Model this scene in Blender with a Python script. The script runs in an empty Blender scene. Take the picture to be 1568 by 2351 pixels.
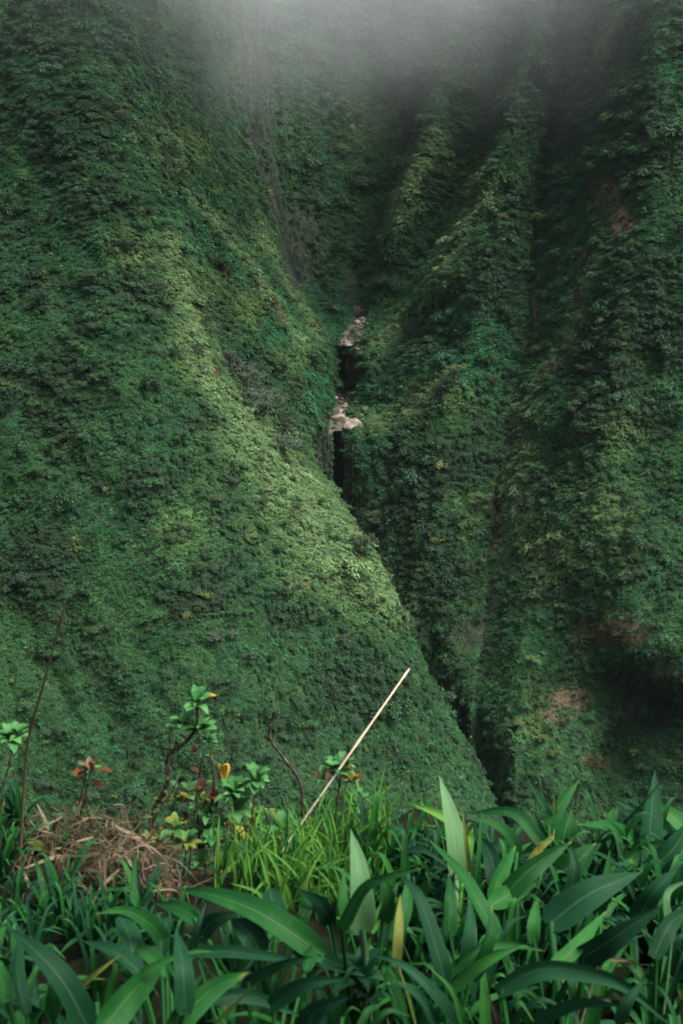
import bpy, math, random
import numpy as np
from mathutils import Vector, Matrix

random.seed(7)
rng = np.random.default_rng(11)
sc = bpy.context.scene
col = sc.collection

# ------------------------------------------------------------------ camera, sky, sun, exposure
PITCH = math.radians(20.0)
TV = 18.0 / 35.0                       # tan of half the vertical field of view (35 mm lens, 36 mm tall frame)
W0, H0 = 1568.0, 2351.0                # the photograph as measured
TH = TV * W0 / H0
cp, sp = math.cos(PITCH), math.sin(PITCH)

cam = bpy.data.cameras.new("camera")
cam.sensor_fit = 'VERTICAL'; cam.sensor_height = 36.0; cam.lens = 35.0
cam.clip_start = 0.05; cam.clip_end = 6000
cam.dof.use_dof = True; cam.dof.focus_distance = 220.0; cam.dof.aperture_fstop = 8.0
co = bpy.data.objects.new("camera", cam); col.objects.link(co)
co.location = (0, 0, 0); co.rotation_euler = (math.radians(90) - PITCH, 0, 0)
sc.camera = co

SUN_EL, SUN_AZ = math.radians(62), math.radians(114)      # azimuth measured from +Y towards +X
world = bpy.data.worlds.new("World"); sc.world = world; world.use_nodes = True
wn = world.node_tree.nodes; wl = world.node_tree.links
sky = wn.new('ShaderNodeTexSky'); sky.sky_type = 'NISHITA'; sky.sun_disc = False
sky.sun_elevation = SUN_EL; sky.sun_rotation = SUN_AZ
sky.air_density = 1.0; sky.dust_density = 5.0; sky.ozone_density = 1.0
wl.new(sky.outputs[0], wn['Background'].inputs[0]); wn['Background'].inputs[1].default_value = 0.05

sl = bpy.data.lights.new("sun", 'SUN'); sl.energy = 1.5; sl.angle = math.radians(30); sl.color = (1.0, 0.97, 0.90)
so = bpy.data.objects.new("sun", sl); col.objects.link(so)
sd = Vector((math.sin(SUN_AZ) * math.cos(SUN_EL), math.cos(SUN_AZ) * math.cos(SUN_EL), math.sin(SUN_EL)))
so.rotation_euler = (-sd).to_track_quat('-Z', 'Y').to_euler()
so.location = (0, 0, 60)

sc.view_settings.view_transform = 'Standard'; sc.view_settings.look = 'None'
sc.view_settings.gamma = 1.0; sc.view_settings.use_curve_mapping = False
sc.view_settings.exposure = 2.7
sc.render.engine = 'CYCLES'
sc.cycles.max_bounces = 5; sc.cycles.diffuse_bounces = 2; sc.cycles.glossy_bounces = 1
sc.cycles.transmission_bounces = 2; sc.cycles.volume_bounces = 1; sc.cycles.transparent_max_bounces = 4
sc.cycles.caustics_reflective = False; sc.cycles.caustics_refractive = False
sc.cycles.use_denoising = True
sc.cycles.volume_step_rate = 4.0; sc.cycles.volume_max_steps = 96

# ------------------------------------------------------------------ helpers: pixels, noise, meshes
def ray(px, py):
    cx = (px - W0 / 2) / (W0 / 2) * TH; cy = -(py - H0 / 2) / (H0 / 2) * TV
    return np.array([cx, cp + cy * sp, -sp + cy * cp])
def at(px, py, D):
    d = ray(px, py); return Vector(d * (D / d[1]))
def project(P):
    ax = P[..., 1] * cp - P[..., 2] * sp; up = P[..., 1] * sp + P[..., 2] * cp
    ax = np.maximum(ax, 1e-3)
    return W0 / 2 + P[..., 0] / ax / TH * W0 / 2, H0 / 2 - up / ax / TV * H0 / 2, ax

def _h(i, j, k, s):
    n = (i * 374761393 + j * 668265263 + k * 2147483647 + s * 974634777) & 0xFFFFFFFF
    n = ((n ^ (n >> 13)) * 1274126177) & 0xFFFFFFFF
    n = ((n ^ (n >> 16)) * 2246822519) & 0xFFFFFFFF
    return ((n ^ (n >> 15)) & 0xFFFF) / 32767.5 - 1.0
def vnoise(P, s=0):
    P = np.asarray(P, float); f = np.floor(P); i = f.astype(np.int64); t = P - f; t = t * t * (3 - 2 * t)
    r = 0
    for a in (0, 1):
        wa = t[..., 0] if a else 1 - t[..., 0]
        for b in (0, 1):
            wb = t[..., 1] if b else 1 - t[..., 1]
            for c in (0, 1):
                wc = t[..., 2] if c else 1 - t[..., 2]
                r = r + wa * wb * wc * _h(i[..., 0] + a, i[..., 1] + b, i[..., 2] + c, s)
    return r
def fbm(P, o=4, s=0):
    r = 0; a = 1.0; P = np.asarray(P, float)
    for k in range(o):
        r = r + a * vnoise(P * (2.03 ** k) + 17.3 * k, s + k); a *= 0.5
    return r

def mesh_np(name, V, F, mat=None, smooth=False, uv=None):
    """one mesh from vertex array and face array (all faces with the same corner count)"""
    V = np.asarray(V, np.float32); F = np.asarray(F, np.int32)
    me = bpy.data.meshes.new(name); n = F.shape[1]
    me.vertices.add(len(V)); me.vertices.foreach_set('co', V.ravel())
    me.loops.add(F.size); me.loops.foreach_set('vertex_index', F.ravel())
    me.polygons.add(len(F)); me.polygons.foreach_set('loop_start', np.arange(len(F), dtype=np.int32) * n)
    if smooth: me.polygons.foreach_set('use_smooth', np.ones(len(F), bool))
    if uv is not None:
        l = me.uv_layers.new(name='UVMap'); l.data.foreach_set('uv', np.asarray(uv, np.float32)[F.ravel()].ravel())
    me.update(calc_edges=True); me.validate()
    if mat: me.materials.append(mat)
    return me
def link(name, data, parent=None):
    o = bpy.data.objects.new(name, data); col.objects.link(o)
    if parent: o.parent = parent
    return o
def tag(o, label=None, cat=None, group=None, kind=None):
    if label: o['label'] = label
    if cat: o['category'] = cat
    if group: o['group'] = group
    if kind: o['kind'] = kind
    return o
def tube(pts, rad, n=7, closed=True):
    """tapered tube along points -> V, F (quads)"""
    pts = [Vector(p) for p in pts]; V = []; F = []
    up = Vector((0.31, 0.2, 0.93))
    for i, p in enumerate(pts):
        t = (pts[min(i + 1, len(pts) - 1)] - pts[max(i - 1, 0)]).normalized()
        a = t.cross(up)
        if a.length < 1e-3: a = t.cross(Vector((1, 0, 0)))
        a.normalize(); b = t.cross(a)
        for k in range(n):
            an = 2 * math.pi * k / n
            V.append(p + (a * math.cos(an) + b * math.sin(an)) * rad[i])
    for i in range(len(pts) - 1):
        for k in range(n):
            F.append((i * n + k, (i + 1) * n + k, (i + 1) * n + (k + 1) % n, i * n + (k + 1) % n))
    return [tuple(v) for v in V], F
def cat_rom(pts, m):
    """smooth curve through points, m samples a segment"""
    p = [Vector(q) for q in pts]; p = [p[0] * 2 - p[1]] + p + [p[-1] * 2 - p[-2]]; out = []
    for i in range(1, len(p) - 2):
        for k in range(m):
            t = k / m
            out.append(0.5 * ((2 * p[i]) + (p[i + 1] - p[i - 1]) * t + (2 * p[i - 1] - 5 * p[i] + 4 * p[i + 1] - p[i + 2]) * t * t
                              + (3 * p[i] - p[i - 1] - 3 * p[i + 1] + p[i + 2]) * t ** 3))
    out.append(p[-2]); return out

# ------------------------------------------------------------------ materials
def mat_new(name):
    m = bpy.data.materials.new(name); m.use_nodes = True
    return m, m.node_tree.nodes, m.node_tree.links, m.node_tree.nodes['Principled BSDF']
def ramp(n, stops):
    r = n.new('ShaderNodeValToRGB'); e = r.color_ramp.elements
    while len(e) < len(stops): e.new(0.5)
    for el, (p, c) in zip(e, stops): el.position = p; el.color = (*c, 1)
    return r
def mixc(n, l, fac, a, b, mode='MIX'):
    m = n.new('ShaderNodeMix'); m.data_type = 'RGBA'; m.blend_type = mode
    for s, v in ((m.inputs[0], fac), (m.inputs[6], a), (m.inputs[7], b)):
        if isinstance(v, bpy.types.NodeSocket): l.new(v, s)
        elif isinstance(v, (int, float)): s.default_value = v
        else: s.default_value = (*v, 1)
    return m.outputs[2]
def noise(n, l, vec, scale, detail=4, rough=0.55):
    t = n.new('ShaderNodeTexNoise'); t.inputs['Scale'].default_value = scale
    t.inputs['Detail'].default_value = detail; t.inputs['Roughness'].default_value = rough
    if vec is not None: l.new(vec, t.inputs['Vector'])
    return t.outputs[0]
def mapped(n, l, vec, scale):
    m = n.new('ShaderNodeMapping'); m.inputs['Scale'].default_value = scale; l.new(vec, m.inputs['Vector']); return m.outputs[0]
def bump(n, l, h, strength, dist, bsdf):
    b = n.new('ShaderNodeBump'); b.inputs['Strength'].default_value = strength; b.inputs['Distance'].default_value = dist
    l.new(h, b.inputs['Height']); l.new(b.outputs[0], bsdf.inputs['Normal'])

def mat_terrain():
    m, n, l, b = mat_new('hillside soil and rock')
    g = n.new('ShaderNodeNewGeometry'); pos = g.outputs['Position']
    z = n.new('ShaderNodeAttribute'); z.attribute_name = 'zone'
    sep = n.new('ShaderNodeSeparateColor'); l.new(z.outputs['Color'], sep.inputs[0])
    n1 = noise(n, l, pos, 0.35, 6); n2 = noise(n, l, pos, 2.1, 5)
    strk = noise(n, l, mapped(n, l, pos, (1.1, 1.1, 0.10)), 1.0, 5, 0.6)
    moss = ramp(n, [(0.3, (0.008, 0.020, 0.009)), (0.5, (0.015, 0.036, 0.014)), (0.7, (0.026, 0.056, 0.022))]); l.new(n2, moss.inputs[0])
    rock = ramp(n, [(0.30, (0.007, 0.010, 0.009)), (0.5, (0.018, 0.024, 0.017)), (0.72, (0.045, 0.050, 0.032))]); l.new(strk, rock.inputs[0])
    soil = ramp(n, [(0.3, (0.040, 0.034, 0.022)), (0.7, (0.10, 0.072, 0.046))]); l.new(n2, soil.inputs[0])
    bed = ramp(n, [(0.3, (0.03, 0.028, 0.022)), (0.7, (0.12, 0.10, 0.08))]); l.new(n2, bed.inputs[0])
    dark_rock = ramp(n, [(0.3, (0.006, 0.007, 0.008)), (0.7, (0.016, 0.018, 0.018))]); l.new(strk, dark_rock.inputs[0])
    c = mixc(n, l, sep.outputs[2], moss.outputs[0], rock.outputs[0])
    c = mixc(n, l, sep.outputs[0], c, soil.outputs[0])
    c = mixc(n, l, sep.outputs[1], c, bed.outputs[0])
    c = mixc(n, l, z.outputs['Alpha'], dark_rock.outputs[0], c)
    l.new(c, b.inputs['Base Color']); b.inputs['Roughness'].default_value = 0.95
    b.inputs['Specular IOR Level'].default_value = 0.06
    ad = n.new('ShaderNodeMath'); ad.operation = 'ADD'; l.new(strk, ad.inputs[0]); l.new(n2, ad.inputs[1])
    bump(n, l, ad.outputs[0], 0.7, 0.6, b)
    return m

def foliage_shader(m, n, l, b, colr, rough=0.55, trans=0.25):
    l.new(colr, b.inputs['Base Color']); b.inputs['Roughness'].default_value = rough
    b.inputs['Specular IOR Level'].default_value = 0.10
    t = n.new('ShaderNodeBsdfTranslucent'); l.new(colr, t.inputs['Color'])
    mx = n.new('ShaderNodeMixShader'); mx.inputs[0].default_value = trans
    out = n['Material Output']; l.new(b.outputs[0], mx.inputs[1]); l.new(t.outputs[0], mx.inputs[2]); l.new(mx.outputs[0], out.inputs[0])

def mat_cover():
    m, n, l, b = mat_new('hillside leaves')
    a = n.new('ShaderNodeAttribute'); a.attribute_type = 'INSTANCER'; a.attribute_name = 'tint'
    v = n.new('ShaderNodeAttribute'); v.attribute_name = 'leafv'
    c = mixc(n, l, 1.0, a.outputs['Color'], v.outputs['Color'], 'MULTIPLY')
    foliage_shader(m, n, l, b, c, 0.5, 0.22)
    return m
def mat_crown():
    m, n, l, b = mat_new('tree leaves')
    a = n.new('ShaderNodeObjectInfo')
    v = n.new('ShaderNodeAttribute'); v.attribute_name = 'leafv'
    c = mixc(n, l, 1.0, a.outputs['Color'], v.outputs['Color'], 'MULTIPLY')
    foliage_shader(m, n, l, b, c, 0.5, 0.2)
    return m
def mat_leaf(name, stops, vein=0.24, rough=0.55, trans=0.22, tip=None, spots=None):
    m, n, l, b = mat_new(name)
    tc = n.new('ShaderNodeTexCoord'); uv = tc.outputs['UV']
    oi = n.new('ShaderNodeObjectInfo'); g = n.new('ShaderNodeNewGeometry')
    n1 = noise(n, l, g.outputs['Position'], 26, 4)
    ad = n.new('ShaderNodeMath'); ad.operation = 'MULTIPLY_ADD'; ad.inputs[1].default_value = 0.5
    l.new(oi.outputs['Random'], ad.inputs[0]); 
    hf = n.new('ShaderNodeMath'); hf.operation = 'MULTIPLY'; hf.inputs[1].default_value = 0.5; l.new(n1, hf.inputs[0]); l.new(hf.outputs[0], ad.inputs[2])
    r = ramp(n, stops); l.new(ad.outputs[0], r.inputs[0]); c = r.outputs[0]
    vn = noise(n, l, mapped(n, l, uv, (38, 0.8, 1)), 1.0, 2)
    vr = ramp(n, [(0.35, (1 - vein,) * 3), (0.65, (1 + vein,) * 3)]); l.new(vn, vr.inputs[0])
    c = mixc(n, l, 1.0, c, vr.outputs[0], 'MULTIPLY')
    su0 = n.new('ShaderNodeSeparateXYZ'); l.new(uv, su0.inputs[0])
    mr = ramp(n, [(0.455, (0, 0, 0)), (0.49, (1, 1, 1)), (0.51, (1, 1, 1)), (0.545, (0, 0, 0))]); l.new(su0.outputs[0], mr.inputs[0])
    mf = n.new('ShaderNodeMath'); mf.operation = 'MULTIPLY'; mf.inputs[1].default_value = 0.16; l.new(mr.outputs[0], mf.inputs[0])
    c = mixc(n, l, mf.outputs[0], c, (0.16, 0.24, 0.09))
    if tip:
        su = n.new('ShaderNodeSeparateXYZ'); l.new(uv, su.inputs[0])
        ms = n.new('ShaderNodeMath'); ms.operation = 'MULTIPLY_ADD'; ms.inputs[1].default_value = 0.5
        l.new(n1, ms.inputs[0]); l.new(su.outputs[1], ms.inputs[2])
        tr = ramp(n, [(0.95, (0, 0, 0)), (1.22, (1, 1, 1))]) if False else ramp(n, [(0.86, (0, 0, 0)), (1.0, (1, 1, 1))])
        sc2 = n.new('ShaderNodeMath'); sc2.operation = 'MULTIPLY'; sc2.inputs[1].default_value = 0.8; l.new(ms.outputs[0], sc2.inputs[0])
        sc2.inputs[1].default_value = 0.72; l.new(sc2.outputs[0], tr.inputs[0]); c = mixc(n, l, tr.outputs[0], c, tip)
    if spots:
        ns = noise(n, l, g.outputs['Position'], 70, 4)
        rs = ramp(n, [(0.64, (0, 0, 0)), (0.72, (1, 1, 1))]); l.new(ns, rs.inputs[0]); c = mixc(n, l, rs.outputs[0], c, spots)
    foliage_shader(m, n, l, b, c, rough, trans)
    bump(n, l, vn, 0.25, 0.002, b)
    return m
def mat_plain(name, stops, scale=30, rough=0.8, stretch=(1, 1, 1), bs=0.5, bd=0.004):
    m, n, l, b = mat_new(name)
    tc = n.new('ShaderNodeTexCoord')
    v = noise(n, l, mapped(n, l, tc.outputs['Object'], stretch), scale, 5)
    r = ramp(n, stops); l.new(v, r.inputs[0]); l.new(r.outputs[0], b.inputs['Base Color']); b.inputs['Roughness'].default_value = rough
    b.inputs['Specular IOR Level'].default_value = 0.03 if 'soil' in name else 0.2
    bump(n, l, v, bs, bd, b); return m

M = {}
M['terrain'] = mat_terrain(); M['cover'] = mat_cover(); M['crown'] = mat_crown()
M['bark'] = mat_plain('grey bark', [(0.3, (0.05, 0.042, 0.032)), (0.7, (0.13, 0.115, 0.09))], 6)
M['boulder'] = mat_plain('pale stream boulder', [(0.25, (0.05, 0.043, 0.037)), (0.5, (0.15, 0.128, 0.108)), (0.75, (0.30, 0.27, 0.23))], 1.6, 0.8, (1, 1, 1), 0.9, 0.3)
M['boulder_red'] = mat_plain('reddish stream boulder', [(0.25, (0.06, 0.046, 0.040)), (0.5, (0.16, 0.125, 0.105)), (0.75, (0.29, 0.24, 0.20))], 1.5, 0.8, (1, 1, 1), 0.9, 0.3)
M['soil'] = mat_plain('dark ridge soil', [(0.3, (0.004, 0.006, 0.003)), (0.7, (0.011, 0.014, 0.007))], 14, 0.95)
M['leaf'] = mat_leaf('broad green blade', [(0.2, (0.005, 0.040, 0.010)), (0.5, (0.010, 0.068, 0.014)), (0.8, (0.020, 0.105, 0.018))], tip=(0.20, 0.15, 0.04), spots=(0.05, 0.07, 0.02))
M['teal'] = mat_leaf('bluish green blade', [(0.2, (0.004, 0.027, 0.011)), (0.8, (0.009, 0.052, 0.020))], rough=0.6)
M['pale'] = mat_leaf('pale green blade', [(0.2, (0.045, 0.125, 0.050)), (0.8, (0.085, 0.18, 0.075))], rough=0.45)
M['lime'] = mat_leaf('lime green grass', [(0.2, (0.045, 0.15, 0.022)), (0.8, (0.085, 0.22, 0.035))], trans=0.35)
M['shrubleaf'] = mat_leaf('glossy shrub leaf', [(0.2, (0.026, 0.12, 0.032)), (0.8, (0.085, 0.22, 0.065))], rough=0.35, trans=0.3)
M['red'] = mat_leaf('red shrub leaf', [(0.2, (0.035, 0.012, 0.009)), (0.5, (0.085, 0.022, 0.014)), (0.8, (0.15, 0.05, 0.02))], trans=0.3)
M['yellow'] = mat_leaf('yellow leaf', [(0.2, (0.24, 0.16, 0.02)), (0.8, (0.36, 0.25, 0.045))], spots=(0.30, 0.10, 0.02), trans=0.3)
M['yelgreen'] = mat_leaf('yellowing leaf', [(0.2, (0.07, 0.11, 0.022)), (0.8, (0.14, 0.16, 0.035))], spots=(0.30, 0.16, 0.04), tip=(0.35, 0.2, 0.08))
M['dead'] = mat_leaf('dead brown leaf', [(0.2, (0.028, 0.021, 0.014)), (0.5, (0.070, 0.050, 0.032)), (0.8, (0.17, 0.125, 0.080))], trans=0.15, rough=0.8)
M['strawleaf'] = mat_leaf('bleached dead blade', [(0.2, (0.10, 0.078, 0.05)), (0.8, (0.24, 0.19, 0.125))], trans=0.15, rough=0.8)
M['straw'] = mat_plain('dry straw', [(0.3, (0.34, 0.28, 0.195)), (0.7, (0.50, 0.43, 0.33))], 40, 0.7, (1, 1, 0.1), 0.3, 0.001)
M['oldstraw'] = mat_plain('weathered brown stalk', [(0.3, (0.10, 0.075, 0.04)), (0.7, (0.20, 0.15, 0.085))], 40, 0.8, (1, 1, 0.1), 0.3, 0.001)
M['twig'] = mat_plain('dark mossy twig', [(0.3, (0.016, 0.011, 0.008)), (0.55, (0.05, 0.034, 0.024)), (0.75, (0.16, 0.13, 0.11))], 60, 0.9, (1, 1, 1), 0.8, 0.003)
M['redtwig'] = mat_plain('reddish young stem', [(0.3, (0.06, 0.022, 0.014)), (0.7, (0.15, 0.06, 0.03))], 60, 0.7)

# ------------------------------------------------------------------ the canyon: contours (photo column, metres ahead) per height
COLS = ['far_left', 'left', 'a_mid', 'a_near', 'a_nose', 'gully', 'b_face', 'b_nose', 's_le', 's_lb', 's_rb', 's_re',
        'e1', 'e12', 'e2', 'e_mid', 'chute_l', 'chute', 'f_rib', 'f_gap', 'mass', 'right', 'far_right']
LV = [
 # z      far_left   left       a_mid      a_near      a_nose      gully      b_face     b_nose     s_le       s_lb       s_rb       s_re       e1          e12        e2          e_mid      chute_l     chute       f_rib       f_gap       mass        right       far_right
 (115,  [(-700,250), (-60,315), (170,335), (245,333), (300,335), (345,365), (410,385), (490,415), (525,445), (640,475), (780,480), (1050,500), (1080,425), (1288,448), (1310,395), (1335,395), (1345,402), (1352,402), (1440,365), (1500,352), (1540,335), (1780,300), (2300,230)]),
 (60,   [(-640,215), (-60,265), (180,285), (255,288), (312,293), (355,325), (430,345), (468,385), (535,425), (640,448), (780,455), (1020,475), (1045,398), (1242,418), (1262,358), (1290,362), (1305,372), (1312,372), (1410,335), (1480,322), (1520,305), (1770,275), (2300,208)]),
 (20,   [(-600,185), (-50,230), (200,255), (275,258), (325,266), (375,298), (445,320), (480,365), (548,408), (640,428), (780,434), (978,448), (998,376), (1176,394), (1195,336), (1235,344), (1268,356), (1274,356), (1388,316), (1465,302), (1505,288), (1750,253), (2300,190)]),
 (-10,  [(-580,158), (-40,201), (220,228), (310,236), (383,247), (432,278), (485,300), (508,345), (590,396), (660,412), (780,417), (922,428), (940,361), (1098,374), (1118,321), (1190,326), (1238,337), (1246,337), (1362,296), (1450,280), (1500,265), (1750,231), (2300,170)]),
 (-35,  [(-560,135), (-30,176), (260,205), (370,217), (446,229), (490,278), (565,292), (590,322), (652,384), (700,398), (780,402), (880,408), (890,357), (986,362), (1008,320), (1120,311), (1208,313), (1217,313), (1338,279), (1430,260), (1490,245), (1750,211), (2300,152)]),
 (-54,  [(-540,119), (-20,158), (300,188), (470,200), (548,208), (575,266), (655,284), (694,310), (700,373), (745,388), (815,386), (852,378), (858,358), (900,350), (926,334), (1078,300), (1200,296), (1209,296), (1298,270), (1400,248), (1480,230), (1750,197), (2300,140)]),
 (-61.5,[(-530,112), (-10,151), (330,182), (550,193), (628,200), (636,262), (688,280), (728,305), (764,330), (776,331), (806,331), (834,330), (838,328), (860,324), (884,321), (1040,292), (1186,289), (1195,289), (1258,266), (1385,242), (1480,224), (1750,190), (2300,134)]),
 (-63,  [(-528,111), (-10,150), (335,180), (560,192), (640,199), (642,261), (693,279), (730,304), (765,330), (770,343), (789,343), (797,331), (832,326), (855,322), (882,319), (1038,291), (1184,288), (1193,288), (1254,265), (1384,241), (1480,223), (1750,189), (2300,133)]),
 (-78,  [(-515,101), (0,137), (400,167), (720,182), (838,189), (700,255), (720,276), (752,301), (772,330), (774,341), (791,341), (800,330), (818,325), (828,310), (850,300), (1000,283), (1150,279), (1159,279), (1238,252), (1375,228), (1480,212), (1750,178), (2300,125)]),
 (-79.6,[(-513,100), (0,136), (405,166), (735,181), (852,188), (703,255), (716,276), (745,288), (762,289), (769,290), (789,290), (800,289), (815,288), (830,288), (850,288), (996,281), (1146,277), (1155,277), (1235,250), (1372,226), (1480,211), (1750,177), (2300,124)]),
 (-82,  [(-510,98), (5,134), (415,164), (745,180), (868,187), (706,254), (714,276), (740,287), (763,288), (768,304), (786,304), (791,288), (812,287), (835,286), (865,284), (998,279), (1142,275), (1151,275), (1230,247), (1368,224), (1475,209), (1745,175), (2300,123)]),
 (-100, [(-490,86), (30,119), (470,150), (860,168), (988,175), (740,246), (716,272), (742,284), (763,285), (768,302), (786,302), (791,285), (815,281), (850,273), (905,264), (1020,252), (1122,250), (1131,250), (1212,230), (1350,208), (1450,198), (1720,165), (2300,115)]),
 (-114, [(-480,77), (50,108), (500,139), (930,158), (1085,167), (900,215), (730,255), (744,282), (763,283), (768,300), (786,300), (791,283), (812,277), (850,262), (912,249), (1012,236), (1100,230), (1110,230), (1192,205), (1310,200), (1435,194), (1690,158), (2300,108)]),
 (-126, [(-470,70), (60,99), (520,130), (980,150), (1160,162), (1000,205), (745,250), (748,279), (764,280), (769,296), (786,296), (790,280), (808,273), (848,252), (920,236), (1008,228), (1080,208), (1090,208), (1180,182), (1280,182), (1400,188), (1660,150), (2300,102)]),
 (-155, [(-450,55), (80,80), (540,110), (1000,132), (1240,150), (1060,195), (760,245), (750,272), (764,275), (769,285), (786,285), (790,275), (805,274), (845,262), (915,240), (1000,218), (1080,198), (1090,198), (1200,166), (1270,168), (1360,165), (1620,135), (2300,90)]),
]
K = len(COLS); NL = len(LV)
# the near spur bulges towards the viewer and falls away to the left; ribs and gullies opposite are deepened
LEFT = {115: (400, 345, 337, 333), 60: (350, 298, 288, 288), 20: (305, 262, 254, 258), -10: (268, 236, 229, 236), -35: (240, 211, 207, 217), -54: (220, 196, 191, 200),
        -61.5: (213, 190, 185, 193), -63: (212, 189, 184, 192), -78: (198, 176, 171, 182), -79.6: (197, 175, 170, 181), -82: (195, 173, 168, 180), -100: (180, 157, 154, 168),
        -114: (170, 147, 143, 158), -126: (160, 138, 134, 150), -155: (145, 120, 114, 132)}
DEEP = {'gully': 6, 'e12': 0, 'e2': -4, 'e_mid': -11, 'chute_l': -9, 'chute': -7.5, 'f_rib': -5, 'f_gap': -6, 'mass': -3, 'left': 0, 'far_left': -95}  # far_left is pulled forward, out of view, to block sky light
RIGHT = {115: (5, 25, 60), 60: (5, 25, 60), 20: (4, 24, 60), -10: (4, 24, 60), -35: (8, 26, 60), -54: (14, 30, 60), -61.5: (13, 30, 60), -63: (13, 30, 60), -78: (8, 28, 60), -79.6: (7, 27, 60),
         -82: (6, 26, 60), -100: (-6, 16, 55), -114: (2, 22, 55), -126: (6, 28, 55), -155: (0, 20, 50)}     # the slope above the red earth is gentler and turns to the viewer
for z, row in LV:
    for k, dv in zip((-3, -2, -1), RIGHT[z]): row[k] = (row[k][0], row[k][1] + dv)
    for k in range(4): row[k] = (row[k][0], LEFT[z][k])
    for nm, dv in DEEP.items():
        k = COLS.index(nm)
        if nm == 'b_nose': continue
        if z > -50 or nm not in ('e12', 'e2'): row[k] = (row[k][0], row[k][1] + dv * (1 if z > -100 or nm == 'far_left' else 0.4))
ctrl = np.zeros((NL, K, 3))
for i, (z, row) in enumerate(LV):
    assert len(row) == K, (z, len(row))
    for k, (px, D) in enumerate(row):
        ax = D * cp - z * sp
        ctrl[i, k] = ((px - W0 / 2) / (W0 / 2) * TH * ax, D, z)

def pchip(Y, xn, x, lin=0.0):
    """monotone cubic through Y at nodes xn (axis 0), sampled at x, mixed with straight pieces"""
    sh = (-1,) + (1,) * (Y.ndim - 1)
    h = np.diff(xn).reshape(sh); d = np.diff(Y, axis=0) / h; m = np.zeros_like(Y)
    w1, w2 = 2 * h[1:] + h[:-1], h[1:] + 2 * h[:-1]; a, b = d[:-1], d[1:]
    with np.errstate(divide='ignore', invalid='ignore'):
        hm = np.where(a * b > 0, (w1 + w2) / (w1 / a + w2 / b), 0.0)
    m[1:-1] = np.nan_to_num(hm); m[0] = d[0]; m[-1] = d[-1]
    i = np.clip(np.searchsorted(xn, x, side='right') - 1, 0, len(Y) - 2); hh = h[i]; t = (x - xn[i]).reshape(sh) / hh
    t2, t3 = t * t, t ** 3
    return lin * (Y[i] * (1 - t) + Y[i + 1] * t) + (1 - lin) * ((2 * t3 - 3 * t2 + 1) * Y[i] + (t3 - 2 * t2 + t) * hh * m[i] + (-2 * t3 + 3 * t2) * Y[i + 1] + (t3 - t2) * hh * m[i + 1])

zn_ = np.array([-z for z, _ in LV], float)
rows = []
for i in range(NL - 1):
    L = np.median(np.linalg.norm(ctrl[i + 1, 2:-2] - ctrl[i, 2:-2], axis=1))
    n = max(3, int(L / 1.1))
    if LV[i][0] in (-54, -78): n = 36
    rows += [zn_[i] + (zn_[i + 1] - zn_[i]) * q / n for q in range(n)]
rows = np.array(rows + [zn_[-1]])
cols = []; cstart = []
for k in range(K - 1):
    L = np.max(np.linalg.norm(ctrl[2:11, k + 1] - ctrl[2:11, k], axis=1))
    n = max(4, int(L / 1.15)) if 0 < k < K - 2 else int(L / 3)
    if COLS[k] in ('s_le', 's_lb', 's_rb'): n = max(n, 16)
    cstart.append(len(cols)); cols += [k + q / n for q in range(n)]
cstart.append(len(cols)); cols = np.array(cols + [K - 1.0])
G = pchip(ctrl, zn_, rows)                                   # rows x K x 3
G = np.swapaxes(pchip(np.swapaxes(G, 0, 1), np.arange(K, dtype=float), cols, 0.6), 0, 1)  # rows x cols x 3
def grid_normals(G):
    du = np.gradient(G, axis=1); dv = np.gradient(G, axis=0)
    N = np.cross(dv, du); N /= np.maximum(np.linalg.norm(N, axis=2, keepdims=True), 1e-9)
    s = np.sign(np.sum(N * -G, axis=2, keepdims=True).mean()); return N * (s if s else 1)
Nn = grid_normals(G)
ck = np.broadcast_to(cols, G.shape[:2]); zz = G[..., 2]
# how much the hillside may be creased: little at the slots and stream beds
kS, kE = COLS.index('b_nose'), COLS.index('e1')
slot = np.clip(np.minimum(ck - (kS + 0.2), (kE - 0.2) - ck) * 3, 0, 1) * (zz < -50)
free = 1 - slot
arc = np.concatenate([[0], np.cumsum(np.linalg.norm(np.diff(G[len(rows) // 2], axis=0), axis=1))])
A2 = np.broadcast_to(arc, zz.shape)
# ribs and gullies that run down the fall line, then lumps and hollows
side_ = np.where(ck > kE, -0.9, np.where(ck < kS, 0.6, 0.0))
rib = fbm(np.stack([(A2 + side_ * zz) / 17 + 0.35 * vnoise(G / 30, 4), zz / 60, A2 * 0 + 3], -1), 3, 5)
rib = 0.8 - 1.9 * np.abs(rib)
lump = fbm(G / 14, 3, 21); fine = fbm(G / 4.2, 3, 40)
amp = np.where((ck > kS - 0.7) & (ck < kE), 0.4, 1.0)
G = G + Nn * ((1.35 * rib * amp + 0.9 * lump * amp) * free + 0.55 * fine * (0.6 + 0.4 * free))[..., None]
# columns of rock on the back cliff left of the middle
colm = np.clip(1 - np.abs(ck - (kS + 1.35)) / 1.15, 0, 1) * (zz > -48)
flut = np.abs(fbm(np.stack([ck * 9.0 + 0.4 * vnoise(G / 25, 3), zz / 80, A2 * 0], -1), 2, 77))
G = G + Nn * ((flut * 4.5 - 2.0) * colm)[..., None]
Nn = grid_normals(G)
PX, PY, AX = project(G)

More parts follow.
